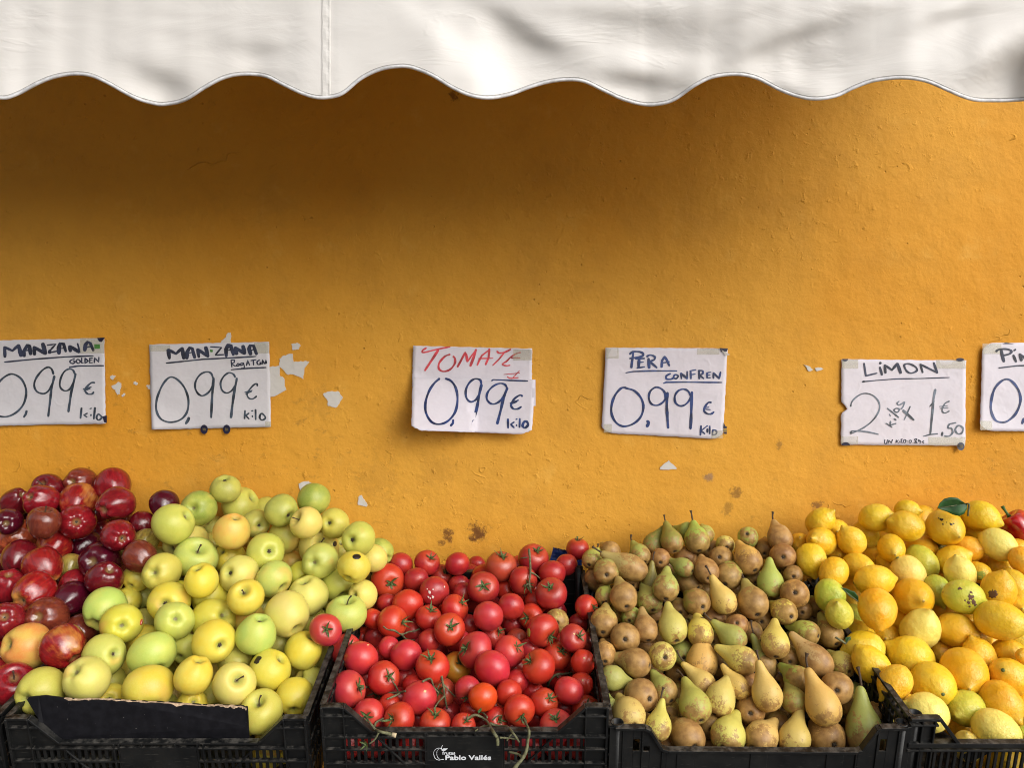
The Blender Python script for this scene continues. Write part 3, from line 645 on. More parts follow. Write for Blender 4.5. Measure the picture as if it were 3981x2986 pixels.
def parse(txt, kind, n):
    for e in txt.replace('\n','|').split('|'):
        w = e.split()
        if len(w) < 5 or w[3] == '0': continue
        ox,oy,s = FR[w[0]]; d = dict(kind=kind, fr=w[0], u=ox+float(w[1])*s, v=oy+float(w[2])*s, r=float(w[3])*s, sp='', k=False)
        q = w[4:]
        if kind in ('red','golden','lemon'):
            d.update(px=float(q[0]), py=float(q[1]), end=q[2], col=q[3], layer=float(q[4])); q = q[5:]
        elif kind == 'tomato':
            vis = q[0] != '-'
            d.update(px=float(q[0]) if vis else 0, py=float(q[1]) if vis else 0, end='s' if vis else 'o', col=q[2], layer=float(q[3])); q = q[4:]
        elif kind == 'pear':
            tu, tv = ox+float(q[0])*s, oy+float(q[1])*s
            d.update(px=(tu-d['u'])/d['r'], py=(tv-d['v'])/d['r'], col=q[2][0], russ=int(q[2][1:]), layer=float(q[3])); q = q[4:]
            if q and q[0] == 'k': d['k'] = True; q = q[1:]
        if q: d['sp'] = q[0]
        fruits.append(d)
for txt,kind in ((RED,'red'),(GOLD,'golden'),(TOM,'tomato'),(PEAR,'pear'),(LEM,'lemon')): parse(txt, kind, 0)
def inside(poly, x, y):
    c = False; n = len(poly)
    for i in range(n):
        x1,y1 = poly[i]; x2,y2 = poly[(i+1)%n]
        if (y1>y) != (y2>y) and x < (x2-x1)*(y-y1)/(y2-y1)+x1: c = not c
    return c
def covered(u, v):
    for f in fruits:
        if (f['u']-u)**2+(f['v']-v)**2 < (f['r']*.93)**2: return True
        if f['kind'] == 'pear':
            for a,b in ((.5,.75),(.8,.42)):
                if (f['u']+f['px']*f['r']*a-u)**2+(f['v']+f['py']*f['r']*a-v)**2 < (f['r']*b)**2: return True
    return False
NOMR = {'red':64,'golden':68,'tomato':49,'pear':49,'lemon':63}
def nom(kind, v): return NOMR[kind]*(1+(v-2400)/2300)
for f in fruits:
    if f['layer'] >= (.35 if f['kind'] in ('pear','golden') else .5): f['r'] = max(f['r'], nom(f['kind'], f['v'])*(.90 if f['layer']>=.8 else .84))
R = random.Random(5)
for kind,(v1,y1,v2,y2,poly) in HEAP.items():
    vv = 1900
    while vv < 2900:
        uu = 10
        while uu < 3981:
            if inside(poly, uu, vv) and not covered(uu, vv):
                rp = nom(kind, vv)*.95
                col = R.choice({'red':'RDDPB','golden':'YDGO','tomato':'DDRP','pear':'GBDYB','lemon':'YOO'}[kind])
                a = R.uniform(0,6.28); m = R.uniform(.2,.8)
                d = dict(kind=kind, fr='', u=uu+R.uniform(-9,9), v=vv+R.uniform(-9,9), r=rp*R.uniform(.92,1.05), sp='', k=False, px=m*math.cos(a), py=m*math.sin(a), end='o', col=col, layer=1.25, russ=R.randint(4,8))
                if kind == 'pear': d['px'] *= 1.6; d['py'] *= 1.6
                fruits.append(d)
            uu += 30
        vv += 30
for i,f in enumerate(fruits):
    base = heap_depth(f['kind'], f['v'])
    f['r0'] = f['r']; f['base'] = base
    rm = f['r']*base/F
    f['d'] = base + f['layer']*rm*1.55
    f['lo'] = 1.432 + rm*.98 if f['v'] < 2850 else 1.452 + rm*.98
def lim(f):
    rm = f['r']*f['d']/F
    f['d'] = max(f['lo'], min(f['d'], WALL-.004-rm*.98))
for f in fruits: lim(f)
for it in range(60):
    for i,a in enumerate(fruits):
        for b_ in fruits[i+1:]:
            if abs(a['u']-b_['u']) > a['r']+b_['r'] or abs(a['v']-b_['v']) > a['r']+b_['r']: continue
            pa, pb = P(a['u'],a['v'],a['d']), P(b_['u'],b_['v'],b_['d'])
            ra, rb = a['r']*a['d']/F, b_['r']*b_['d']/F
            ov = .95*(ra+rb)-(pa-pb).length
            if ov > 0:
                dl = a['layer']-b_['layer']
                near, far = (a,b_) if (dl < 0 if abs(dl) > .05 else a['v'] > b_['v']) else (b_,a)
                sft = min(ov*.4, .008)
                far['d'] += sft*.75; near['d'] -= sft*.25
                lim(far); lim(near)
def basis(u, v):
    w = Vector(((u-CX)/F, 1, -(v-CY)/F)).normalized()      # away from the camera
    right = w.cross(Vector((0,0,1))).normalized(); up = right.cross(w)
    return right, up, w
def rot_to(axis, roll):
    q = Vector((0,0,1)).rotation_difference(axis)
    return q.to_matrix() @ Matrix.Rotation(roll, 3, 'Z')
ORD = ['first','second','third','fourth','fifth','sixth','seventh','eighth','ninth','tenth','eleventh','twelfth','thirteenth','fourteenth','fifteenth','sixteenth','seventeenth','eighteenth','nineteenth','twentieth']
HN = {'red':'red apple heap','golden':'golden apple heap','tomato':'tomato heap','pear':'pear heap','lemon':'lemon heap'}
KN = {'red':'apple','golden':'apple','tomato':'tomato','pear':'pear','lemon':'lemon'}
ON = {'red':'red_apple','golden':'golden_apple','tomato':'tomato','pear':'pear','lemon':'lemon'}
GR = {'red':'red apples heaped at the far left','golden':'golden apples heaped in their crate','tomato':'tomatoes heaped in their crate','pear':'pears heaped in their crate','lemon':'lemons heaped in their crate'}
for kind in HEAP:
    fs = sorted([f for f in fruits if f['kind']==kind], key=lambda f: f['v'])
    rows = max(1, round((fs[-1]['v']-fs[0]['v'])/(1.25*sum(f['r'] for f in fs)/len(fs))))
    v0, v1 = fs[0]['v'], fs[-1]['v']+.1
    for f in fs: f['row'] = int((f['v']-v0)/(v1-v0)*rows)
    for rw in range(rows):
        q = sorted([f for f in fs if f['row']==rw], key=lambda f: f['u'])
        for n,f in enumerate(q):
            pose = ''
            if f['end']=='s' and kind in ('red','golden') if 'end' in f else False: pose = ' showing stalk end'
            elif kind in ('red','golden') and f['end']=='c': pose = ' showing blossom end'
            elif kind == 'tomato': pose = ' with green star' if f['end']=='s' else ''
            elif kind == 'pear':
                m = math.hypot(f['px'],f['py'])
                pose = ' seen base-on' if m < .7 else (' pointing up' if abs(f['py'])>abs(f['px']) and f['py']<0 else ' pointing '+('left' if f['px']<0 else 'right'))
            elif kind == 'lemon' and f['end']=='n': pose = ' nub '+(('left','right')[f['px']>0] if abs(f['px'])>abs(f['py']) else ('up','down')[f['py']>0])
            if kind == 'pear' and f['k']: pose = ' with stalk'+(' up' if f['py']<-abs(f['px']) else '')
            hid = 'half-hidden ' if f['layer'] >= .5 else ''
            pos = 'leftmost' if n==0 else ('rightmost' if n==len(q)-1 else ORD[n]+' from left')
            rn = 'top row' if rw==0 else ('front row' if rw==rows-1 else ORD[rw]+' row')
            f['label'] = f"{hid}{CNAME[kind][f['col']] if f['col'] in CNAME[kind] else 'green'} {KN[kind]}{pose}, {pos}, {rn} of {HN[kind]}"
OVR = {'st1':'pale golden apple with torn stalk end and dark sticker at its right','st2':'bright yellow golden apple with round black sticker near the tomatoes',
 'st3':'yellow golden apple with dark square sticker on its upper left','st4':'yellow golden apple with small red and white sticker at its side',
 'sp':'deep red tomato spattered with white drops near the apples','sc':'big pinkish tomato with small orange scratch near its top','gp':None,
 'mk':'deep yellow lemon with black scab marks in front of the large leaf','sc2':'','br':'deep yellow lemon with large brown scar','sm':'smooth orange apple without stripes at the front left'}
def add_part(name, me, root): 
    c = link(name, me, root); return c
for i,f in enumerate(fruits):
    kind = f['kind']; col = COLS[kind].get(f['col'], (.4,.3,.1,.5)); R = random.Random(i*7+3)
    right, up, w = basis(f['u'], f['v']); rm = f['r']*f['d']/F; pos = P(f['u'], f['v'], f['d'])
    k = R.randrange(NV); me = MESH[kind][k]; scl = Vector((rm,rm,rm))
    px, py = f['px'], f['py']; m = math.hypot(px, py)
    if kind == 'pear':
        L = 2.12; q = min(1, m/L)
        if m > L: scl.z *= m/L
        zc = math.sqrt(max(0, 1-q*q))
        axis = (right*px/max(m,1e-4)*q - up*py/max(m,1e-4)*q + w*zc).normalized()
    else:
        z = math.sqrt(max(.0, 1-min(.999,m*m)))
        axis = right*px - up*py - w*z
        if kind=='lemon' and f['end']=='o': axis = right*px - up*py - w*z*.5
        axis.normalize()
        if f['end'] in ('c','e'): axis = -axis
        if f['end'] == 'o' and kind in ('red','golden','tomato') and m < .5:   # pit turned away
            axis = (right*R.uniform(-.6,.6) + up*R.uniform(.2,1) + w*R.uniform(.3,.8)).normalized()
        if kind in ('red','golden'):
            if f['end']=='o' and m >= .5: axis = (right*px - up*py + w*.55).normalized()
            scl *= R.uniform(.985,1.03); scl.z *= R.uniform(.97,1.06)
        if kind=='tomato' and f['end']=='s':
            axis = (right*px*1.0 - up*py*1.0 - w*max(z,.25)).normalized()
        if kind=='tomato': scl *= 1.02
        if kind=='lemon': scl *= Vector((.94,.94,.94)) if m>.6 else Vector((.99,.99,.99))
        if kind=='lemon': scl = scl
    rm3 = rot_to(axis, R.uniform(0,6.28))
    if kind == 'pear':
        sx = R.uniform(.95,1.03); scl = Vector((scl.x*sx, scl.y*sx, scl.z))
    else: scl = Vector((scl.x*R.uniform(.96,1.04), scl.y*R.uniform(.96,1.04), scl.z))
    o = link(ON[kind], me)
    o.matrix_world = Matrix.Translation(pos) @ rm3.to_4x4() @ Matrix.Diagonal((*scl,1))
    j = lambda x: max(0,min(1,x*R.uniform(.88,1.1)))
    h = R.uniform(.92,1.08)
    if kind == 'pear': o.color = (j(col[0])*h, j(col[1])*h, j(col[2]), min(1,max(0,f['russ']/10+R.uniform(-.05,.05))))
    else: o.color = (j(col[0])*1, max(0,col[1]*R.uniform(.93,1.07)), col[2], col[3])
    lab = OVR.get(f['sp']) or f['label']
    if kind=='lemon' and f['sp']=='sc': lab = 'greenish lemon with brown speckled scarring and white stem stub'
    if kind=='tomato' and f['sp']=='gp': lab = 'red tomato with olive-green patch on its left side'
    if kind=='tomato' and f['sp']=='sc': lab = OVR['sc']
    if kind=='red' and f['sp']=='sm': o.data = MESH['golden'][2]; lab = OVR['sm']; o.color = (.68,.24,.05,1)
    if kind=='tomato' and f['col'] in ('X',): lab = 'half-ripe orange tomato half hidden between red tomatoes in mid heap'
    if kind=='pear' and f['fr']=='G': lab = 'round olive pear lying among the tomatoes, half hidden'
    if kind=='tomato' and f['layer']==-.25: lab = 'red tomato with green star resting against the golden apples'
    if kind=='tomato' and abs(f['u']-2246)<3: lab = 'lone deep red tomato at the wall beside the blue film'
    tag(o, lab, KN[kind], GR[kind])
    def local_dir(dx, dy):
        wv = (right*dx - up*dy - w*math.sqrt(max(.02,1-dx*dx-dy*dy)))
        v = rm3.inverted() @ wv
        return Vector((v.x/scl.x, v.y/scl.y, v.z/scl.z)).normalized()
    def sticker(name, dx, dy, size, poly, mat, lift=.012):
        mb = patch(o.data, local_dir(dx,dy), size, poly, lift); c = mb.build(name, mat, o, smooth=True); return c
    # parts that show
    vis = f['layer'] < 1
    if kind in ('red','golden') and f['end']=='s' and vis: add_part('stalk', STALK[kind][R.randrange(3)], o)
    if kind in ('red','golden') and f['end']=='c' and vis: add_part('blossom_end', ACAL[kind], o)
    if kind=='tomato' and f['end']=='s': add_part('calyx', TCAL[R.randrange(6)], o)
    if kind=='pear':
        if f['k']: add_part('stalk', STALK['pear'][R.randrange(3)], o)
        if m < 2.0 and vis: add_part('blossom_end', ACAL['pear'], o)
    if kind=='lemon' and f['end']=='e': add_part('stem_end', LEND, o)
    sp = f['sp']
    if kind=='golden' and sp=='st1': sticker('sticker', .82,-.12,.17,OVAL,M['black_sticker'])
    if kind=='golden' and sp=='st2': sticker('sticker', .17,-.62,.27,OVAL,M['black_sticker'])
    if kind=='golden' and sp=='st3': sticker('sticker', -.62,-.52,.20,[(1,.9),(-.9,1),(-1,-.9),(.9,-1)] and [(x*1.0,y) for x,y in ((1,.5),(.7,.9),(-.7,.9),(-1,.5),(-1,-.5),(-.7,-.9),(.7,-.9),(1,-.5))],M['black_sticker'])
    if kind=='golden' and sp=='st4':
        sticker('sticker', .90,.02,.18,OVAL,M['red_sticker']); sticker('sticker_stripe', .90,.02,.15,[(x*.9,y*.15) for x,y in OVAL],M['white_spot'],.02)
    if kind=='tomato' and sp=='sp':
        for q,(dx,dy,sz) in enumerate(((-.35,.08,.12),(-.42,.40,.09),(-.12,.42,.11),(-.1,-.12,.06),(.7,-.3,.07),(-.5,-.15,.05),(-.3,.5,.07))):
            sticker('white_drop', dx,dy,sz,blob(q,12),M['white_spot'],.008)
    if kind=='tomato' and sp=='sc': sticker('scratch', .42,-.72,.10,[(x,y*.5) for x,y in blob(5,12,.2)],M['pale_spot'],.006)
    if kind=='tomato' and sp=='pt': sticker('pale_spot', .3 if f['r']>55 else .1,-.35,.10,blob(i,12,.3),M['pale_spot'],.006)
    if kind=='lemon' and sp=='mk':
        for q,(dx,dy,sz) in enumerate(((-.15,-.42,.10),(-.3,-.5,.05),(-.08,-.18,.05),(.30,-.2,.07),(.1,-.3,.03),(.42,-.24,.04))): sticker('black_mark', dx,dy,sz,blob(q+30,12,.5),M['black_sticker'],.006)
    if kind=='lemon' and sp=='br': sticker('brown_scar', -.28,.22,.34,[(x*.55+y*.5,y*.9-x*.5) for x,y in blob(77,24,.28)],M['scar'],.008)
    if kind=='lemon' and sp=='sc':
        for q,(dx,dy,sz) in enumerate(((.35,.0,.20),(.5,.25,.16),(.25,.3,.13),(.3,.55,.07),(-.2,-.42,.10),(.35,-.3,.08),(.6,.4,.1),(.05,.2,.06))): sticker('brown_scar', dx,dy,sz,blob(q+50,16,.5),M['scar'],.006)
    if kind=='lemon' and sp=='gp': sticker('green_patch', .1,.3,.6,blob(3,20,.15),M['green_patch'],.006)
    if kind=='tomato' and sp=='gp': sticker('green_patch', -.86,.15,.28,blob(4,20,.2),M['green_patch'],.005)
def fruit_at(u, v, kind=None):
    c = [f for f in fruits if kind in (None, f['kind'])]
    return min(c, key=lambda f: (f['u']-u)**2+(f['v']-v)**2)
# two red peppers at the right edge
for (u,v,r,ax,lab) in ((3958,2052,60,(-.55,-.75,.2),'glossy red pepper with dark green stem at the right edge'),(3990,2105,42,(-.7,-.3,.7),'second red pepper below, its stem pointing left, cut by frame')):
    d = 1.93 - r*1.9/F; right, up, w = basis(u,v); rm = r*d/F
    o = link('red_pepper', MESH['pepper'][0])
    o.matrix_world = Matrix.Translation(P(u,v,d-.02 if r<50 else d)) @ rot_to((right*ax[0]-up*ax[1]-w*ax[2]).normalized(), .6).to_4x4() @ Matrix.Diagonal((rm,rm,rm,1))
    tag(o, lab, 'pepper', 'red peppers at the right edge'); add_part('stem', PSTEM, o)

# ---------------------------------------------------------------- leaves and vines
def leaf(fr, outline, tip, base, lab, d, twig=None):
    ox,oy,s = FR[fr]; pts = [(ox+x*s, oy+y*s) for x,y in outline]
    cu = sum(p[0] for p in pts)/len(pts); cv = sum(p[1] for p in pts)/len(pts)
    a = Vector((ox+tip[0]*s, oy+tip[1]*s)); b_ = Vector((ox+base[0]*s, oy+base[1]*s)); ax = (b_-a).normalized()
    mb = MB(); n = len(pts); vs = []
    for ring in (0,.33,.66,1):
        for (u,v) in pts:
            q = Vector((u,v)); m = a + ax*max(0,min((b_-a).length,(q-a).dot(ax)))      # nearest point on the midrib
            q = m.lerp(q, ring); off = (q-m).length
            vs.append(P(q.x, q.y, d - .010*min(1,off/55) + .004*math.sin(q.x*.05)))
    m = len(vs); fs = [(r*n+k, r*n+(k+1)%n, (r+1)*n+(k+1)%n, (r+1)*n+k) for r in range(3) for k in range(n)]
    c0 = P((a.x+b_.x)/2, (a.y+b_.y)/2, d)
    lo = [v+Vector((0,.0009,0)) for v in vs]
    mb.add(vs+lo, fs+[tuple(i+m for i in reversed(f)) for f in fs]+[(3*n+k,3*n+(k+1)%n,3*n+m+(k+1)%n,3*n+m+k) for k in range(n)])
    o = mb.build('lemon_leaf', M['leaf'], None, smooth=True)
    tag(o, lab, 'leaf', 'lemon leaves')
    rib = MB(); rib.tube([P(a.x,a.y,d-.001), P((a.x+b_.x)/2,(a.y+b_.y)/2,d-.002), P(b_.x,b_.y,d-.001)], [.0005,.0009,.0012], 5)
    rib.build('midrib', M['vine'], o, smooth=True)
    if twig:
        tw = MB(); tw.tube([P(ox+x*s, oy+y*s, d-.004) for x,y in twig], .0022, 6); tw.build('twig', M['vine'], o, smooth=True)
leaf('M', [(835,240),(860,180),(920,125),(1000,105),(1080,115),(1150,165),(1200,205),(1195,250),(1160,310),(1100,340),(1020,320),(950,285),(880,262)], (835,240),(1198,185), 'large dark green leaf on top of the lemons near the wall', 1.80, [(1195,185),(1222,190),(1205,340)])
leaf('K', [(1165,1218),(1230,1228),(1290,1255),(1340,1270),(1380,1330),(1385,1400),(1340,1370),(1280,1330),(1215,1270)], (1165,1218),(1380,1390), 'small dark ragged leaf beside the two green lemons', 1.66)
leaf('L', [(1100,225),(1160,218),(1155,250),(1120,275),(1105,300),(1095,270)], (1160,218),(1098,300), 'tiny olive leaf between the pears and the lemons', 1.50, [(1100,295),(1060,265),(990,225)])
leaf('F', [(2075,970),(2120,925),(2125,960),(2090,1000)], (2120,925),(2080,1000), 'little curled tomato leaf on the front tomatoes', 1.40)
VINES = [
 ('F', 'long bare tomato vine with three side stalks at the left', [([(640,700),(720,670),(790,720),(830,742),(960,745),(1100,738),(1190,722)],.0026),([(1100,738),(1075,670),(1020,590)],.0019),([(830,742),(720,782)],.0016),([(1170,726),(1060,780),(960,822)],.0024),([(925,757),(880,790),(850,812)],.0016)], 0),
 ('F', 'thick vine piece with pale broken end hanging over the crate rim', [([(1075,1268),(980,1245),(870,1218),(812,1178),(830,1110),(920,1058)],.0030),([(860,1235),(810,1320),(745,1370)],.0019),([(815,1190),(700,1040)],.0019)], 1),
 ('F', 'forked brown vine stem in front of the brownish tomato', [([(1400,605),(1495,570),(1540,680),(1600,745)],.0022),([(1632,535),(1655,660),(1672,780),(1700,940)],.0024),([(1655,640),(1720,710),(1800,792)],.0018),([(1672,780),(1600,850),(1540,940)],.0020),([(1655,600),(1600,650),(1580,700)],.0014)], 0),
 ('H', 'branching vine tangle over the front rim right of the nameplate', [([(425,1390),(420,1300),(380,1240),(330,1150),(270,1070),(150,1015),(50,1060)],.0032),([(330,1120),(430,1150),(540,1160),(610,1230),(690,1350)],.0026),([(330,1150),(240,1155),(155,1210)],.0018),([(450,1295),(560,1300),(655,1315)],.0018),([(300,1050),(240,985),(190,970)],.0018),([(540,1330),(580,1270),(620,1245)],.0016),([(360,1080),(420,1030),(470,1020)],.0016)], 1),
 ('H', 'long vine stem hanging down over the front of the tomato crate', [([(600,1720),(650,1650),(735,1545),(780,1450),(795,1330),(812,1220),(765,1100),(745,1065)],.0034),([(730,1550),(680,1500),(565,1470)],.0026)], 1),
 ('H', 'thick grey vine stem curving between two tomatoes at the right', [([(1040,665),(1065,590),(1145,520),(1240,510),(1335,498)],.0032),([(1150,515),(1170,560)],.0018)], 0),
 ('G', 'upright grey double vine stem standing at the heap back', [([(810,305),(822,420),(828,590),(815,720),(840,845)],.0030),([(826,585),(880,610),(942,660)],.0022),([(820,720),(745,765)],.0022),([(790,405),(705,415)],.0014)], 0),
 ('E', 'curved vine stem lying across the left tomatoes', [([(918,1250),(975,1290),(1050,1302),(1140,1350),(1230,1320),(1300,1310),(1370,1280)],.0024),([(1140,1350),(1200,1410),(1300,1422)],.0022)], 0)]
for fr, lab, br, front in VINES:
    ox,oy,s = FR[fr]; o = None
    for bi,(pts,rad) in enumerate(br):
        w3 = []
        for x,y in pts:
            u,v = ox+x*s, oy+y*s
            d = 9
            for f in fruits:                       # rest on the fruit underneath
                q = (f['u']-u)**2+(f['v']-v)**2
                if q < (f['r']*1.02)**2:
                    rm = f['r']*f['d']/F; d = min(d, f['d'] - rm*math.sqrt(max(0,1-q/(f['r']*1.02)**2)) - .002)
            if d == 9: d = heap_depth('tomato', v)-.02
            if v > 2835: d = min(d, 1.392 + max(0,v-2860)/F*.3) if front else d
            w3.append((u,v,d))
        ds = [q[2] for q in w3]; ds2 = [min(ds[k], sum(ds[max(0,k-1):k+2])/len(ds[max(0,k-1):k+2])) for k in range(len(ds))]
        pp = catmull([P(u,v,dd-rad) for (u,v,_),dd in zip(w3,ds2)], 5); n = len(pp)
        mb = MB(); RR = random.Random(len(pts)*7+bi)
        mb.tube(pp, [rad*(.98-.36*k/n)*RR.uniform(.88,1.12) for k in range(n)], 7)
        if bi == 0: o = mb.build('tomato_vine', M['vine'], None, smooth=True); tag(o, lab, 'vine', 'tomato vine stems'); first = pp
        else: mb.build('side_stalk', M['vine'], o, smooth=True)
    if front and fr=='F':
        e = MB(); e.tube([first[0], first[0].lerp(first[1],1.2), first[3]], [.0042,.0040,.0037], 8); e.build('broken_end', M['vine_end'], o, smooth=True)
        c = add_part('calyx', TCAL[2], o); q = P(1200+700*.31646, 2460+1375*.31646, 1.385)
        c.matrix_world = Matrix.Translation(q) @ rot_to(Vector((-.3,-1,.2)).normalized(), 0).to_4x4() @ Matrix.Diagonal((.022,.022,.022,1)) @ Matrix.Translation((0,0,-.8))
# ---------------------------------------------------------------- wall, ground
b = MB(); b.box((-5,WALL,0),(5.5,WALL+.3,4.2))
wall = b.build('stucco_wall', M['wall']); tag(wall, 'rough orange-yellow stucco wall behind the fruit and price cards', 'wall')
b = MB(); b.add([(-40,-60,0),(40,-60,0),(40,20,0),(-40,20,0)], [(0,1,2,3)])
g = b.build('pavement', M['ground']); tag(g, kind='structure')

# ---------------------------------------------------------------- price cards
def wav(x, z): return .0030*noise.noise(Vector((x*7,3.3,z*7))) + .0012*noise.noise(Vector((x*22,8.1,z*22)))
PF = {1:(0,1290),2:(560,1290),3:(1580,1310),4:(2310,1320),5:(3230,1360),6:(3701,1310)}; PS = .25316
def ppx(n, x, y): return PF[n][0]+x*PS, PF[n][1]+y*PS
CN = [None]
def card_depth(u, v, lift):
    p = P(u, v, WALL); bow = 0
    if CN[0]:
        cx, cy, hx, hy, sd_ = CN[0]; a, c = (u-cx)/hx, (v-cy)/hy
        k = noise.noise(Vector((sd_*3.7+(1 if a>0 else 0), (1 if c>0 else 0)*2.3, .5)))+.35
        bow = .013*max(0,k)*max(0,abs(a)*.75+abs(c)*.75-.85)**1.4*2.2 + .004*(1-min(1,abs(c)))*math.sin(sd_*1.9)**2
    return WALL - .0065 - lift - bow + wav(p.x, p.z)
def sheet(name, n, cor, mat, parent, lift=0, notch=None, nx=34, nz=24):
    (x0,y0),(x1,y1),(x2,y2),(x3,y3) = cor; vs = []; RR = random.Random(n*3+int(x0))
    for j in range(nz+1):
        for i in range(nx+1):
            a, c = i/nx, j/nz
            x = (x0*(1-a)+x1*a)*(1-c)+(x3*(1-a)+x2*a)*c; y = (y0*(1-a)+y1*a)*(1-c)+(y3*(1-a)+y2*a)*c
            if i in (0,nx): x += RR.uniform(-5,5)
            if j in (0,nz): y += RR.uniform(-4,4)
            cut = 26
            if notch: x, y = notch(a, c, x, y)
            u, v = ppx(n, x, y); vs.append(P(u, v, card_depth(u, v, lift)))
    m = len(vs); fs = [(j*(nx+1)+i, (j+1)*(nx+1)+i, (j+1)*(nx+1)+i+1, j*(nx+1)+i+1) for j in range(nz) for i in range(nx)]
    lo = [v+Vector((0,.0006,0)) for v in vs]
    rim = [i for i in range(nx+1)] + [(j)*(nx+1)+nx for j in range(1,nz+1)] + [nz*(nx+1)+i for i in range(nx-1,-1,-1)] + [j*(nx+1) for j in range(nz-1,0,-1)]
    mb = MB(); mb.add(vs+lo, fs+[tuple(i+m for i in reversed(f)) for f in fs]+[(rim[k],rim[(k+1)%len(rim)],rim[(k+1)%len(rim)]+m,rim[k]+m) for k in range(len(rim))])
    return mb.build(name, mat, parent, smooth=True)
def strokes(n, lst, mat, parent, name, lift):
    """pen strokes as thin raised ribbons of ink that follow the paper"""
    mb = MB(); RR = random.Random(n*11+len(lst))
    for st in lst:
        w, pts = st[0], st[1]; mode = st[2] if len(st) > 2 else ''
        closed = mode == 'o'
        q = [Vector((x,y,0)) for x,y in pts]
        if mode in ('c','o'): q = catmull(q, 7, closed)
        else:
            q2 = []
            for a,c in zip(q, q[1:]):
                k = max(2, int((c-a).length/45)); q2 += [a.lerp(c, i/k) for i in range(k)]
            q = q2+[q[-1]]
        m = len(q); rows = []
        ph = RR.uniform(0,6)
        for i,p in enumerate(q):
            d = (q[min(i+1,m-1)]-q[max(i-1,0)])
            if closed and i in (0,m-1): d = q[1]-q[m-2]
            d = d.normalized() if d.length else Vector((1,0,0)); nn = Vector((-d.y,d.x,0))
            ww = w*.5*(1+.14*math.sin(i*.55+ph)+RR.uniform(-.06,.06))
            if not closed and i in (0,m-1): ww *= .8
            # broad-nib look: thicker on strokes going down
            ww *= .82+.30*abs(d.y)
            rows.append((p-nn*ww, p+nn*ww))
        if not closed and m > 1:                    # round the ends a little
            d0 = (q[1]-q[0]).normalized()*w*.25; d1 = (q[-1]-q[-2]).normalized()*w*.25
            rows = [(rows[0][0].lerp(rows[0][1],.25)-d0, rows[0][1].lerp(rows[0][0],.25)-d0)]+rows+[(rows[-1][0].lerp(rows[-1][1],.25)+d1, rows[-1][1].lerp(rows[-1][0],.25)+d1)]
        zoff = RR.uniform(0,.00025)
        vs = []
        for a,c in rows:
            for p in (a,c):
                u,v = ppx(n, p.x, p.y); vs.append(P(u, v, card_depth(u, v, lift+.0007+zoff)))
        k = len(vs); lo = [v+Vector((0,.0005,0)) for v in vs]; L = len(rows)
        fs = [(2*i,2*i+2,2*i+3,2*i+1) for i in range(L-1)]
        mb.add(vs+lo, fs+[tuple(x+k for x in reversed(f)) for f in fs]+[(2*i,2*i+k,2*i+2+k,2*i+2) for i in range(L-1)]+[(2*i+1,2*i+3,2*i+3+k,2*i+1+k) for i in range(L-1)])
    return mb.build(name, mat, parent, smooth=False)
def flat(n, poly, mat, parent, name, lift):
    vs = []
    for x,y in poly:
        u,v = ppx(n,x,y); vs.append(P(u,v,card_depth(u,v,lift)))
    k = len(vs); mb = MB(); mb.add(vs+[v+Vector((0,.0004,0)) for v in vs], [tuple(range(k)), tuple(reversed(range(k,2*k)))]+[(i,i+k,(i+1)%k+k,(i+1)%k) for i in range(k)])
    return mb.build(name, mat, parent)
def oval(cx, cy, rx, ry, n=16, a0=0, a1=2*math.pi): return [(cx+rx*math.cos(a0+(a1-a0)*k/n), cy+ry*math.sin(a0+(a1-a0)*k/n)) for k in range(n if a1-a0>6 else n+1)]
def rect(x0,y0,x1,y1): return [(x0,y0),(x1,y0),(x1,y1),(x0,y1)]
def clip(dx=40, dy=40, which=('br',)):
    def fn(a, c, x, y):
        for wq in which:
            aa = a if 'r' in wq else 1-a; cc = c if 'b' in wq else 1-c
            t = aa+cc-1.93
            if t > 0: x += (-1 if 'r' in wq else 1)*t*dx*14; y += (-1 if 'b' in wq else 1)*t*dy*14
        return x, y
    return fn
def card(n, cor, mat, lab, notch=None):
    q = [ppx(n,x,y) for x,y in cor]; CN[0] = (sum(a for a,_ in q)/4, sum(b_ for _,b_ in q)/4, (q[1][0]-q[0][0])/2, (q[3][1]-q[0][1])/2, n)
    o = sheet('price_card', n, cor, mat, None, 0, notch); tag(o, lab, 'sign', 'handwritten price cards on the wall'); return o

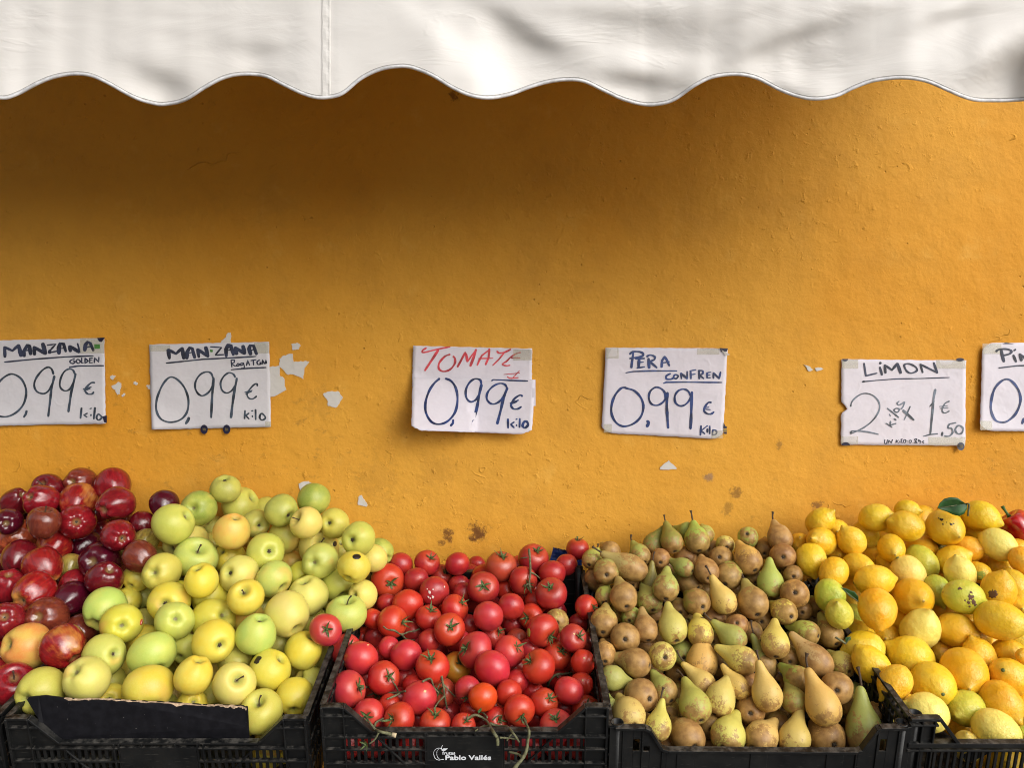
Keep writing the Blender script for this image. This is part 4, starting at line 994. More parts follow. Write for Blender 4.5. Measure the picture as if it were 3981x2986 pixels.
k1 = card(1, [(-210,135),(1600,98),(1625,1412),(-215,1448)], M['paper_old'], 'handwritten price card reading MANZANA GOLDEN 0,99 at the far left')
T=53
strokes(1, [(T,[(75,385),(70,235)]),(T,[(70,235),(190,290),(285,205)]),(T+4,[(285,205),(325,370)]),
 (T,[(372,375),(368,290),(420,205),(450,215),(470,345)]),(24,[(370,295),(470,275)]),(T,[(530,350),(520,235)]),(T+10,[(520,235),(700,335)]),(T,[(700,335),(655,180)]),
 (26,[(725,205),(855,190),(770,285)]),(T,[(765,285),(760,325)]),(24,[(760,320),(885,295)]),(T,[(905,335),(902,250),(925,180),(975,185),(1010,300)]),(24,[(902,262),(1005,245)]),
 (T,[(1080,300),(1070,220)]),(T+2,[(1070,220),(1215,310)]),(30,[(1225,310),(1190,180)]),(T-4,[(1300,290),(1312,200),(1345,155),(1385,175),(1435,290)]),(24,[(1305,240),(1400,225)]),
 (26,[(70,465),(500,422),(1000,385),(1430,368)]),(20,[(1145,412),(1085,440),(1075,470),(1120,488),(1155,458),(1122,450)],'c'),(18,[(1195,422),(1172,455),(1200,485),(1232,455)],'o'),(20,[(1255,400),(1250,480),(1280,475)]),
 (20,[(1305,405),(1305,485),(1352,448),(1308,405)]),(20,[(1420,402),(1378,405),(1378,478),(1425,472)]),(16,[(1378,440),(1415,435)]),(20,[(1448,475),(1452,398),(1515,465),(1518,388)]),
 (26,[(1065,545),(1200,525),(1590,520)])], M['ink_black'], k1, 'product_name', 0)
strokes(1, [(30,[(200,650),(330,730),(400,900),(370,1090),(260,1230),(100,1305),(-60,1270),(-140,1120),(-120,940),(-20,780),(90,680)],'o'),(36,[(408,1215),(395,1265),(365,1310)]),
 (28,[(820,650),(790,570),(730,545),(640,600),(550,720),(525,830),(570,920),(670,950),(750,900),(810,780),(835,690)],'c'),(32,[(835,680),(790,880),(770,1050),(740,1300)],'c'),
 (26,[(1150,650),(1120,590),(1060,570),(980,620),(925,740),(925,850),(990,905),(1070,880),(1130,760),(1160,650)],'c'),(32,[(1162,645),(1100,900),(1072,1070),(1050,1230)],'c'),
 (28,[(1455,782),(1400,785),(1330,850),(1308,910),(1350,955),(1410,955),(1440,925)],'c'),(24,[(1280,880),(1400,848)]),(22,[(1290,905),(1385,872)]),
 (28,[(1252,1170),(1235,1330)]),(24,[(1340,1252),(1290,1280),(1335,1312)]),(24,[(1380,1182),(1405,1176)]),(24,[(1397,1270),(1395,1290)]),(28,[(1458,1165),(1440,1340)]),(26,[(1510,1265),(1482,1320),(1515,1358),(1560,1315)],'o')], M['ink_grey'], k1, 'price', 0)
flat(1, rect(1448,190,1535,260), M['green_tape'], k1, 'green_tape', .0012)
for q,pl in enumerate(([(1490,95),(1615,85),(1560,155),(1520,150)], [(1570,1300),(1640,1285),(1640,1400),(1600,1390)])): flat(1, pl, M['navy_sticker'], k1, 'dark_sticker', .0012)
flat(1, rect(1230,90,1600,330), M['tape'], k1, 'clear_tape', .0006)

k2 = card(2, [(80,195),(1920,152),(1950,1462),(115,1505)], M['paper_old'], 'handwritten price card reading MANZANA with two small oval stickers at its bottom')
strokes(2, [(T,[(390,410),(370,275)]),(T,[(370,275),(490,335),(585,250)]),(T,[(585,250),(612,410)]),(T,[(655,410),(662,310),(700,245),(740,258),(778,398)]),(24,[(660,330),(760,312)]),
 (T,[(842,388),(820,270)]),(T+10,[(820,270),(985,375)]),(T,[(985,375),(945,235)]),(24,[(1020,230),(1190,240)]),(24,[(1190,240),(1095,355)]),(26,[(1095,358),(1225,350)]),
 (T,[(1262,378),(1258,270),(1290,205),(1330,215),(1372,355)]),(24,[(1262,290),(1350,272)]),(T,[(1422,343),(1400,240)]),(T+4,[(1400,240),(1545,335)]),(T,[(1545,335),(1518,215)]),
 (T,[(1637,348),(1612,260),(1632,212),(1680,215),(1728,343)]),(24,[(1628,282),(1710,268)]),(26,[(340,482),(900,422),(1400,397),(1720,378)]),
 (22,[(1348,540),(1336,432)]),(20,[(1336,432),(1390,435),(1385,470),(1345,488),(1402,530)]),(20,[(1440,488),(1420,520),(1452,525),(1458,495)],'o'),(20,[(1515,482),(1480,490),(1488,515),(1522,500)],'o'),(18,[(1525,475),(1540,550),(1490,560)],'c'),
 (20,[(1572,520),(1592,435),(1622,515)]),(14,[(1580,490),(1612,485)]),(22,[(1640,442),(1722,428)]),(22,[(1678,430),(1682,510)]),(22,[(1772,432),(1737,460),(1747,500),(1787,495),(1780,465)],'c'),(24,[(1812,495),(1820,430),(1848,490)]),(20,[(1862,490),(1872,428),(1882,485)]),
 (26,[(1338,582),(1600,560),(1872,548)])], M['ink_black'], k2, 'product_name', 0)
strokes(2, [(30,[(420,695),(520,740),(620,860),(680,1040),(660,1230),(560,1350),(400,1390),(260,1340),(190,1210),(195,1040),(260,860),(340,740)],'o'),(42,[(690,1320),(672,1365),(640,1412)]),
 (28,[(1062,720),(1030,640),(960,615),(860,660),(790,770),(790,880),(840,960),(910,980),(1000,920),(1060,800),(1068,720)],'c'),(34,[(1068,710),(1050,930),(1040,1100),(1030,1320)],'c'),
 (26,[(1400,700),(1370,650),(1300,630),(1220,690),(1175,790),(1200,900),(1270,940),(1350,900),(1410,800),(1425,720)],'c'),(34,[(1425,712),(1380,960),(1355,1140),(1335,1320)],'c'),
 (24,[(1740,832),(1730,797),(1680,820),(1610,900),(1582,960),(1610,1020),(1670,1030),(1728,990)],'c'),(24,[(1548,930),(1660,900)]),(22,[(1560,952),(1650,918)]),
 (28,[(1550,1210),(1543,1335)]),(24,[(1612,1250),(1562,1285)]),(24,[(1562,1285),(1612,1340)]),(26,[(1662,1290),(1665,1308)]),(28,[(1712,1195),(1715,1350)]),(24,[(1650,1218),(1672,1212)]),(26,[(1805,1255),(1775,1315),(1812,1358),(1865,1318)],'o')], M['ink_grey'], k2, 'price', 0)
for q,cx in enumerate((922,1268)):
    s_ = flat(2, oval(cx,1500,56,72), M['navy_sticker'], k2, 'oval_sticker', .0022)
    strokes(2, [(5,[(cx-18+q2*12,1480+ (q2%2)*6),(cx-17+q2*12,1520)]) for q2 in range(4)], M['gold_print'], s_, 'gold_print', .0022)
flat(2, [(1010,270),(1060,280),(1050,315),(1015,310)], M['green_tape'], k2, 'green_scrap', .0012)
for q,r_ in enumerate((rect(88,205,400,300), rect(1690,165,1915,330), rect(1860,1380,1945,1455))): flat(2, r_, M['tape'], k2, 'clear_tape', .0006)

k3 = card(3, [(105,135),(1935,178),(1925,800),(85,760)], M['paper'], 'price card reading TOMATE in red marker above blue 0,99')
low = sheet('price_sheet', 3, [(95,625),(1975,655),(1925,1500),(75,1435)], M['paper'], k3, .0030, clip(60,60,('br','bl')))
flat(3, [(1925,655),(1983,655),(1985,1060),(1930,1060)], M['paper'], k3, 'paper_edge', .0016)
strokes(3, [(26,[(305,168),(245,212),(270,238),(450,195),(670,150)],'c'),(36,[(490,200),(400,340),(285,515)]),(30,[(670,268),(590,300),(505,400),(500,490),(570,530),(670,500),(742,410),(745,330),(718,298)],'c'),
 (34,[(785,460),(840,360),(905,235),(925,300),(938,378)]),(34,[(1070,192),(1030,320),(982,448)]),(18,[(942,378),(1000,290),(1062,205)]),(34,[(1275,182),(1262,320),(1215,425)]),(24,[(1088,435),(1120,360),(1160,285),(1270,200)]),(22,[(1110,332),(1330,327)]),
 (28,[(1390,218),(1425,247),(1510,235),(1602,190)],'c'),(24,[(1500,245),(1420,345),(1325,438)]),(24,[(1752,240),(1690,255),(1600,312),(1540,372),(1475,418),(1530,442),(1590,435)],'c'),(26,[(1610,322),(1745,322)]),
 (15,[(1495,577),(1740,555)]),(20,[(1550,612),(1600,635),(1720,625)],'c'),(12,[(1735,520),(1620,645)])], M['ink_red'], k3, 'product_name', 0)
strokes(3, [(26,[(1308,672),(1340,656),(1600,668),(1862,676)]),(34,[(600,638),(690,680),(760,790),(785,960),(750,1150),(640,1290),(500,1342),(380,1300),(300,1160),(295,1000),(350,830),(430,710),(510,640)],'c'),(38,[(718,1275),(715,1325),(680,1365)]),
 (32,[(1152,720),(1130,660),(1050,645),(970,700),(915,810),(920,930),(980,995),(1060,970),(1120,880),(1155,740)],'c'),(38,[(1155,730),(1120,880),(1080,1100),(1015,1345)],'c'),
 (30,[(1545,780),(1510,730),(1430,715),(1330,760),(1250,850),(1235,950),(1290,1020),(1370,1025),(1460,960),(1530,830)],'c'),(38,[(1550,785),(1490,950),(1450,1120),(1395,1335)],'c'),
 (30,[(1782,912),(1742,895),(1660,950),(1608,1040),(1640,1102),(1710,1105),(1765,1072)],'c'),(28,[(1595,1018),(1720,972)]),(20,[(1610,1032),(1700,1000)]),
 (30,[(1560,1262),(1562,1400)]),(26,[(1655,1308),(1602,1342)]),(26,[(1602,1342),(1655,1395)]),(26,[(1690,1350),(1692,1366)]),(30,[(1742,1255),(1737,1390)]),(26,[(1680,1268),(1700,1262)]),(36,[(1812,1300),(1785,1365),(1822,1398),(1868,1350),(1850,1305)],'o')], M['ink'], low, 'price', .0030)
flat(3, rect(1640,190,1925,360), M['tape'], k3, 'clear_tape', .0010)

k4 = card(4, [(178,122),(2050,135),(1978,1532),(112,1435)], M['paper'], 'price card reading PERA CONFREN 0,99 with black stickers on its right edge', clip(30,60,('bl','br')))
strokes(4, [(36,[(572,432),(585,320),(602,195)]),(34,[(545,225),(600,188),(700,190),(755,222),(720,262),(545,292)],'c'),(30,[(635,298),(772,290)]),(38,[(692,292),(682,430)]),(28,[(690,352),(755,347)]),(34,[(660,438),(772,420)]),
 (38,[(845,438),(835,290)]),(32,[(808,262),(860,238),(930,265),(918,312),(850,335)],'c'),(40,[(850,335),(962,432)]),(38,[(1035,425),(1045,320),(1082,262)]),(38,[(1082,262),(1120,320),(1155,402)]),(28,[(1040,362),(1155,340)]),
 (28,[(488,512),(600,492),(850,482),(1270,482)]),(30,[(1172,525),(1110,558),(1110,602),(1170,612),(1215,592)],'c'),(26,[(1245,540),(1220,580),(1258,602),(1292,562)],'o'),(32,[(1342,602),(1330,520)]),(36,[(1330,520),(1430,600)]),(30,[(1430,600),(1428,490)]),
 (34,[(1485,602),(1482,485)]),(26,[(1470,482),(1562,465)]),(26,[(1482,542),(1552,530)]),(34,[(1615,602),(1612,485)]),(28,[(1600,478),(1668,482),(1660,530),(1612,545)],'c'),(32,[(1615,545),(1682,600)]),
 (30,[(1735,510),(1735,592)]),(24,[(1735,590),(1792,585)]),(22,[(1735,510),(1792,503)]),(22,[(1735,550),(1782,545)]),(30,[(1832,597),(1832,512)]),(34,[(1832,512),(1918,600)]),(30,[(1918,600),(1942,500)]),(28,[(1065,672),(1110,655),(1500,655),(1960,660)])], M['ink'], k4, 'product_name', 0)
strokes(4, [(34,[(500,750),(620,790),(720,900),(755,1030),(720,1180),(610,1290),(460,1335),(340,1280),(270,1150),(270,1000),(320,860),(400,760),(460,737)],'o'),(42,[(812,1255),(838,1275),(810,1340)],'c'),
 (30,[(1090,900),(1080,810),(1020,750),(940,735),(860,800),(840,900),(880,990),(970,1010),(1060,960),(1110,870),(1128,820)],'c'),(38,[(1125,815),(1115,1000),(1122,1150),(1137,1360)],'c'),
 (30,[(1480,860),(1440,790),(1370,762),(1290,790),(1240,870),(1250,970),(1320,1020),(1400,1000),(1470,920),(1500,820)],'c'),(38,[(1502,805),(1495,1000),(1490,1180),(1480,1375)],'c'),
 (30,[(1800,967),(1750,972),(1700,1040),(1690,1100),(1740,1142),(1800,1142),(1840,1112)],'c'),(26,[(1678,1070),(1782,1078)]),(24,[(1690,1048),(1762,1040)]),
 (26,[(1642,1325),(1632,1470)]),(24,[(1722,1340),(1642,1402)]),(24,[(1642,1402),(1700,1450)]),(24,[(1738,1372),(1738,1430)]),(24,[(1728,1328),(1742,1332)]),(24,[(1775,1330),(1775,1450)]),(24,[(1822,1392),(1815,1470)]),(24,[(1815,1470),(1875,1450),(1872,1402),(1822,1388)],'c')], M['ink'], k4, 'price', 0)
flat(4, [(1925,130),(2055,135),(2040,185),(1950,190)], M['navy_sticker'], k4, 'dark_sticker', .0014)
flat(4, [(1955,160),(2090,232),(2015,250)], M['scrap'], k4, 'torn_corner', .0022)
for pl in ([(1990,1275),(2015,1330),(2040,1340),(2035,1370),(1985,1370)], [(1985,1420),(2038,1418),(2035,1455),(1988,1450)]): flat(4, pl, M['navy_sticker'], k4, 'dark_sticker', .0014)
flat(4, rect(1985,1378,2040,1412), M['gold_print'], k4, 'gold_print', .0014)
for r_ in (rect(182,130,375,290), rect(1580,140,1925,230), rect(150,1300,270,1430), rect(1800,1400,1975,1520)): flat(4, r_, M['tape'], k4, 'clear_tape', .0006)

def notch5(a, c, x, y):
    if a < .09 and .52 < c < .63: x += 95*(1-a/.09)*math.sin((c-.52)/.11*math.pi)
    return x, y
k5 = card(5, [(165,145),(2075,165),(2065,1475),(155,1460)], M['paper'], 'crumpled price card reading LIMON 2 kilos x 1,50 held by four black stickers', notch5)
strokes(5, [(30,[(512,208),(525,310),(540,402)]),(26,[(535,402),(710,358)]),(40,[(755,268),(787,385)]),(38,[(752,210),(770,198)]),(38,[(840,355),(830,235)]),(38,[(830,235),(940,310),(1022,212)]),(42,[(1025,210),(1075,358)]),
 (28,[(1130,235),(1200,215),(1300,262),(1322,320),(1240,358),(1170,330)],'o'),(30,[(1412,350),(1375,222)]),(30,[(1375,222),(1560,312),(1640,355)]),(34,[(1635,355),(1582,198)]),(34,[(488,492),(520,485)]),(20,[(490,490),(700,470),(1000,447),(1400,440),(1820,425)])], M['ink_black'], k5, 'product_name', 0)
strokes(5, [(22,[(305,870),(330,790),(430,700),(540,670),(660,710),(740,810),(742,930),(650,1080),(500,1200),(310,1290)],'c'),(26,[(308,1288),(340,1248),(560,1262),(730,1300)],'c'),
 (24,[(850,1130),(940,1190)]),(22,[(918,1098),(912,1160),(1002,1132)]),(26,[(975,1062),(1002,1082)]),(26,[(870,900),(1042,1038)]),(16,[(900,990),(920,1022)]),(20,[(970,932),(1020,962),(1055,915),(1005,900)],'o'),(20,[(1050,790),(1022,820),(1040,850),(1090,830),(1130,802),(1112,870),(1080,912)],'c'),
 (38,[(1112,932),(1275,1078)]),(20,[(1220,870),(1130,1075)]),(30,[(1607,608),(1580,750),(1565,920),(1530,1290)],'c'),(18,[(1520,872),(1592,790)]),(22,[(1420,1330),(1530,1302),(1640,1290)]),
 (20,[(1822,790),(1760,820),(1722,880),(1712,940),(1750,972),(1820,942)],'c'),(16,[(1668,872),(1792,860)]),(16,[(1680,902),(1802,890)]),(28,[(1715,1268),(1708,1320)]),(24,[(1922,1120),(1820,1142)]),(24,[(1820,1142),(1800,1200),(1855,1208),(1872,1270),(1822,1325),(1748,1327)],'c'),(26,[(1945,1172),(1912,1232),(1950,1290),(2010,1280),(2032,1212),(1990,1168)],'o')], M['ink_faded'], k5, 'price', 0)
strokes(5, [(13,[(832,1382),(825,1430),(855,1442),(872,1382)],'c'),(13,[(880,1442),(892,1390),(930,1432),(948,1380)]),(13,[(1008,1385),(1002,1430)]),(11,[(1042,1390),(1008,1410),(1042,1432)]),(12,[(1062,1402),(1062,1425)]),(12,[(1070,1380),(1100,1372)]),(12,[(1088,1370),(1082,1427),(1112,1427)]),
 (12,[(1125,1385),(1115,1420),(1146,1425),(1152,1388)],'o'),(13,[(1172,1395),(1174,1401)]),(13,[(1172,1420),(1174,1426)]),(12,[(1212,1390),(1202,1420),(1230,1427),(1238,1395)],'o'),(13,[(1262,1425),(1266,1428)]),(12,[(1305,1402),(1285,1378),(1322,1370),(1292,1428),(1326,1436),(1305,1402)],'c'),(12,[(1372,1395),(1346,1385),(1350,1410),(1376,1395),(1372,1440)],'c'),(11,[(1432,1398),(1406,1415),(1432,1437)],'c'),(10,[(1394,1415),(1427,1412)])], M['ink_black'], k5, 'small_print', 0)
for pl in (oval(222,140,44,38,10,0,math.pi), oval(1985,150,62,26), oval(230,1470,65,50,10,math.pi,2*math.pi), oval(1998,1485,56,62)): 
    s_ = flat(5, pl, M['navy_sticker'], k5, 'dark_sticker', .0014)
strokes(5, [(5,[(1968+q*18,1460),(1968+q*18,1508)]) for q in range(4)]+[(4,[(205,1475),(265,1480)])], M['gold_print'], k5, 'gold_print', .0016)
for r_ in (rect(172,150,420,290), rect(1620,150,2070,290), rect(160,1330,420,1455), rect(1500,1340,2060,1465)): flat(5, r_, M['tape'], k5, 'clear_tape', .0006)

k6 = card(6, [(470,92),(2290,80),(2270,1470),(430,1440)], M['paper'], 'white price card with blue writing starting Pi, cut off at the right edge', clip(60,40,('tl','bl')))
strokes(6, [(34,[(678,222),(730,190),(850,188),(912,218),(880,262),(770,288)],'c'),(40,[(755,195),(775,290),(800,378)]),(44,[(945,282),(985,378)]),(34,[(952,210),(978,192)]),(44,[(1070,362),(1042,262)]),(40,[(1042,262),(1150,345)]),(26,[(722,476),(1000,442),(1300,437),(1900,430)])], M['ink_black'], k6, 'product_name', 0)
strokes(6, [(34,[(860,650),(960,720),(1040,860),(1050,1010),(980,1180),(860,1290),(760,1312),(660,1270),(600,1120),(610,950),(660,790),(760,680)],'o'),(38,[(1105,1255),(1080,1330)])], M['ink'], k6, 'price', 0)
flat(6, [(780,105),(830,82),(950,108)], M['navy_sticker'], k6, 'dark_sticker', .0014)
flat(6, rect(470,100,760,260), M['tape'], k6, 'clear_tape', .0006); flat(6, rect(435,1290,620,1430), M['tape'], k6, 'clear_tape', .0006)

# ---------------------------------------------------------------- scraps of old paper stuck to the wall
def jag(poly, seed):
    RR = random.Random(seed); out = []
    for (a,b_),(c,d) in zip(poly, poly[1:]+poly[:1]):
        for k in range(4):
            t_ = k/4; j = 2.2 if k else 0
            out.append((a+(c-a)*t_+RR.uniform(-j,j), b_+(d-b_)*t_+RR.uniform(-j,j)))
    return out
def scrap(poly, frm, lab, seed):
    ox,oy,s = frm
    pts = jag([(ox+x*s, oy+y*s) for x,y in poly], seed)
    vs = [P(u,v,WALL-.0025) for u,v in pts]; k = len(vs)
    mb = MB(); mb.add(vs+[v+Vector((0,.002,0)) for v in vs], [tuple(range(k)), tuple(reversed(range(k,2*k)))]+[(i,i+k,(i+1)%k+k,(i+1)%k) for i in range(k)])
    o = mb.build('paper_scrap', M['scrap'], None); tag(o, lab, 'paper scrap', 'paper scraps left on the wall')
Z5 = (1000,1200,.4821); Z6 = (1600,1650,.7233); W1 = (0,1290,PS); W2 = (560,1290,PS)
scrap([(275,285),(320,275),(350,295),(330,330),(285,335)], Z5, 'small torn paper scrap above the large jagged scrap', 1)
scrap([(180,410),(200,385),(240,370),(285,365),(292,430),(350,422),(420,425),(380,480),(370,568),(290,530),(240,530),(180,470)], Z5, 'large jagged paper scrap right of the MANZANA card with stickers', 2)
scrap([(70,475),(175,460),(180,540),(215,560),(220,620),(235,655),(180,685),(80,725)], Z5, 'torn paper scrap touching the right edge of a MANZANA card', 3)
scrap([(530,690),(560,672),(650,665),(690,715),(660,770),(630,800),(570,785),(565,740)], Z5, 'roundish torn scrap alone between the MANZANA and TOMATE cards', 4)
scrap([(335,1410),(360,1400),(415,1392),(440,1420),(480,1412),(520,1450),(440,1480),(360,1475),(345,1460)], Z5, 'paper scrap half hidden behind the topmost green apple', 5)
scrap([(840,1505),(870,1550),(888,1580),(880,1600),(812,1585),(815,1520)], Z5, 'small pointed scrap right of the golden apples', 6)
scrap([(1690,690),(1720,668),(1775,678),(1740,720),(1730,740),(1700,720)], W1, 'tiny scrap beside the far left card, uppermost of that cluster', 7)
scrap([(1700,840),(1770,810),(1820,770),(1860,790),(1860,850),(1835,900),(1840,950),(1810,968),(1780,930),(1765,890)], W1, 'bow-shaped scrap right of the far left card', 8)
scrap([(2045,775),(2080,765),(2115,795),(2090,820),(2055,805)], W1, 'tiny round scrap midway between the two MANZANA cards', 9)
scrap([(1865,980),(1895,945),(1918,955),(1905,990),(1880,1000)], W1, 'tiny scrap just under the bow-shaped scrap', 10)
scrap([(1160,215),(1185,150),(1250,90),(1290,12),(1328,10),(1330,100),(1320,215)], W2, 'pointed scrap sticking up behind a MANZANA card', 11)
scrap([(35,825),(80,815),(120,830),(120,880),(60,878)], W2, 'tiny scrap at the left edge of a MANZANA card', 12)
scrap([(1332,243),(1345,225),(1383,193),(1425,235),(1425,243)], Z6, 'small white paper triangle below the PERA card', 13)
scrap([(3125,1417),(3150,1425),(3160,1440),(3145,1444)], (0,0,1), 'tiny white flake left of the LIMON card', 14)
scrap([(3168,1432),(3190,1428),(3202,1436),(3175,1444)], (0,0,1), 'tiniest flake right beside the LIMON card', 15)

# ---------------------------------------------------------------- awning
EDGE = [(-1950,380),(-1800,310),(-1650,300),(-1450,400),(-1250,400),(-1100,320),(-980,300),(-820,390),(-700,380),(-620,402),(-560,400),(-420,320),(-320,286),(-230,290),(-120,350),(0,378),(60,366),(150,320),(210,297),(280,285),(350,290),(420,320),(520,375),(600,400),(650,402),(720,385),(800,335),(870,300),(940,286),(1030,292),(1100,325),(1180,362),(1240,377),(1300,372),(1340,355),(1400,305),(1470,270),(1540,256),(1600,259),(1680,290),(1760,338),(1830,368),(1900,378),(1980,365),(2060,336),(2130,316),(2200,307),(2270,313),(2350,350),(2420,382),(2500,403),(2560,402),(2620,385),(2700,330),(2770,297),(2860,286),(2940,300),(3030,345),(3100,371),(3170,382),(3250,370),(3320,338),(3400,310),(3510,299),(3600,312),(3680,345),(3760,378),(3830,388),(3981,384),(4060,360),(4160,310),(4260,290),(4380,300),(4480,350),(4600,395),(4720,380),(4850,310),(4950,290),(5060,310),(5250,400)]
VD = 1.32
ec = catmull([(u,v,0) for u,v in EDGE], 8)
def edge_v(u):
    for a,c in zip(ec, ec[1:]):
        if a.x <= u <= c.x: return a.y+(c.y-a.y)*(u-a.x)/max(1e-6,c.x-a.x)
    return ec[-1].y
TILT = [ # cx cy sx sy angle amp (px): + faces up (bright), - faces down (grey)
 (640,310,110,40,15,-.75),(560,250,160,40,10,-.25),(950,180,150,22,0,-.45),(1010,205,90,14,-12,-.35),(850,140,200,18,4,-.15),(1150,240,90,40,-20,.35),(1255,150,90,60,0,.1),
 (1750,150,260,45,38,.50),(1950,280,190,45,10,.60),(2020,110,200,45,32,-.70),(2200,185,190,26,8,-.45),(2350,60,250,35,5,-.45),(2600,110,200,80,0,-.30),(2500,215,280,30,4,.70),(2480,310,170,35,6,-1.05),
 (2780,30,240,40,-10,-.1),(2900,60,200,16,-18,-.25),(3000,170,170,26,-22,-.60),(3180,110,200,34,-24,-.55),(3400,60,160,30,-20,-.25),(3130,310,150,45,6,.85),(3060,345,60,20,20,-.5),(3450,250,300,40,-18,.45),(3800,130,240,38,-26,.70),
 (3050,150,800,230,0,-.30),(3700,55,150,30,-18,-.6),(3930,30,150,40,-10,-.3),(3850,290,150,60,-28,-1.0),(3960,210,120,60,-30,-.8),(1640,330,200,20,20,-.2),(300,120,300,25,8,.12),(150,110,120,14,5,-.18),(1300,220,60,60,0,.15),(1380,60,120,40,-20,.3),(30,340,120,40,-20,.4),(250,60,180,14,6,-.12),(700,60,300,16,3,-.12)]
def tilt(u, v):
    s_ = 0
    for cx,cy,sx,sy,an,am in TILT:
        dx, dy = u-cx, v-cy
        if abs(dx) > 3*max(sx,sy)+1: continue
        a = math.radians(an); x = dx*math.cos(a)+dy*math.sin(a); y = -dx*math.sin(a)+dy*math.cos(a)
        s_ += (am*.62 if am > 0 else am)*math.exp(-(x/sx)**2-(y/sy)**2)
    s_ += .06*noise.noise(Vector((u/480+v/300,v/50,1)))+.10*noise.noise(Vector((u/120+v/160,v/28-u/400,4)))*(1 if u < 1300 or 2500 < u < 3400 else .5)
    return s_
NU, NV2 = 590, 44; U0, U1 = -1900, 4740; VT = -260
grid = []
for i in range(NU+1):
    u = U0+(U1-U0)*i/NU; ve = edge_v(u); col = []; off = 0; pv = VT
    for j in range(NV2+1):
        v = VT+(ve-VT)*j/NV2
        off -= tilt(u, (v+pv)/2)*(v-pv)/F*VD*.70; pv = v
        soft = .020*math.sin((v-VT)/(ve-VT)*math.pi*.5)*math.sin(u/1090+1.2)
        col.append(P(u, v, VD+off+soft))
    grid.append(col)
vs = [p for c in grid for p in c]; m = len(vs); w_ = NV2+1
fs = [(i*w_+j, i*w_+j+1, (i+1)*w_+j+1, (i+1)*w_+j) for i in range(NU) for j in range(NV2)]
awn = empty('awning', P(CX,-260,VD)); tag(awn, 'off-white fabric awning with wavy grey-piped valance across the top', 'awning')
def pw(o): o.parent = awn; o.matrix_parent_inverse = awn.matrix_world.inverted(); return o
bpy.context.view_layer.update()
awn_inv = Matrix.Translation(awn.location).inverted()
def awnpart(name, mb, mat, smooth=True):
    o = mb.build(name, mat, None, smooth); o.parent = awn; o.matrix_parent_inverse = awn_inv; return o
mb = MB(); mb.add(vs+[v+Vector((0,.0012,0)) for v in vs], fs+[tuple(i+m for i in reversed(f)) for f in fs])
val = awnpart('valance', mb, M['awning'])
edge = [c[-1] for c in grid]
mb = MB(); mb.tube([p+Vector((0,0,-.0008)) for p in edge], .0027, 8); awnpart('piping', mb, M['piping'])
mb = MB(); mb.tube([c[-1]+Vector((0,-.0010,.0032)) for c in grid], .0004, 5); awnpart('stitch_line', mb, M['stitch'])
# seam strip
mb = MB(); si = [i for i in range(NU+1) if 1243 <= U0+(U1-U0)*i/NU <= 1293]
i0, i1 = si[0], si[-1]
pa = [(grid[i0][j]+Vector((0,-.0009,0)), grid[i1][j]+Vector((0,-.0009,0))) for j in range(NV2+1)]
vs2 = []
for j,(a,c) in enumerate(pa):
    pk = .0007*math.sin(j*1.1)
    vs2 += [a+Vector((0,.001,0)), a+Vector((0,pk*.3,0)), a.lerp(c,.5)+Vector((0,-.0003+pk,0)), c+Vector((0,pk*.3,0)), c+Vector((0,.001,0))]
mb.add(vs2, [(j*5+k,(j+1)*5+k,(j+1)*5+k+1,j*5+k+1) for j in range(NV2) for k in range(4)])
awnpart('seam_strip', mb, M['awning'], False)
for e_ in (0,1):
    mb = MB(); mb.tube([q[e_]+Vector((.0022*(1-2*e_),-.0003,0)) for q in pa], .0003, 4); awnpart('seam_stitching', mb, M['stitch'])
top = [c[0] for c in grid]; AX0, AX1 = top[0].x, top[-1].x
mb = MB(); n = 40; vs3 = []
for i in range(0, NU+1, 10):
    for j in range(13):
        t_ = j/12; q = top[i]; sag = -.05*math.sin(t_*math.pi)
        vs3.append(Vector((q.x, q.y+(1.99-q.y)*t_, q.z+(2.80-q.z)*t_+sag)))
nn = len(range(0,NU+1,10)); mm = len(vs3)
f3 = [(i*13+j, (i+1)*13+j, (i+1)*13+j+1, i*13+j+1) for i in range(nn-1) for j in range(12)]
mb.add(vs3+[v+Vector((0,0,-.0012)) for v in vs3], f3+[tuple(i+mm for i in reversed(f)) for f in f3])
awnpart('roof_cloth', mb, M['awning'])
mb = MB(); FBZ = top[0].z-.01; mb.tube([(AX0,VD+.03,FBZ),(AX1,VD+.03,FBZ)], .018, 12); awnpart('front_bar', mb, M['metal'])
for x in (AX0+.1, AX1-.1):
    mb = MB(); mb.tube([(x,VD+.03,FBZ),(x,1.68,2.40),(x,1.99,2.5)], .013, 10); awnpart('folding_arm', mb, M['metal'])

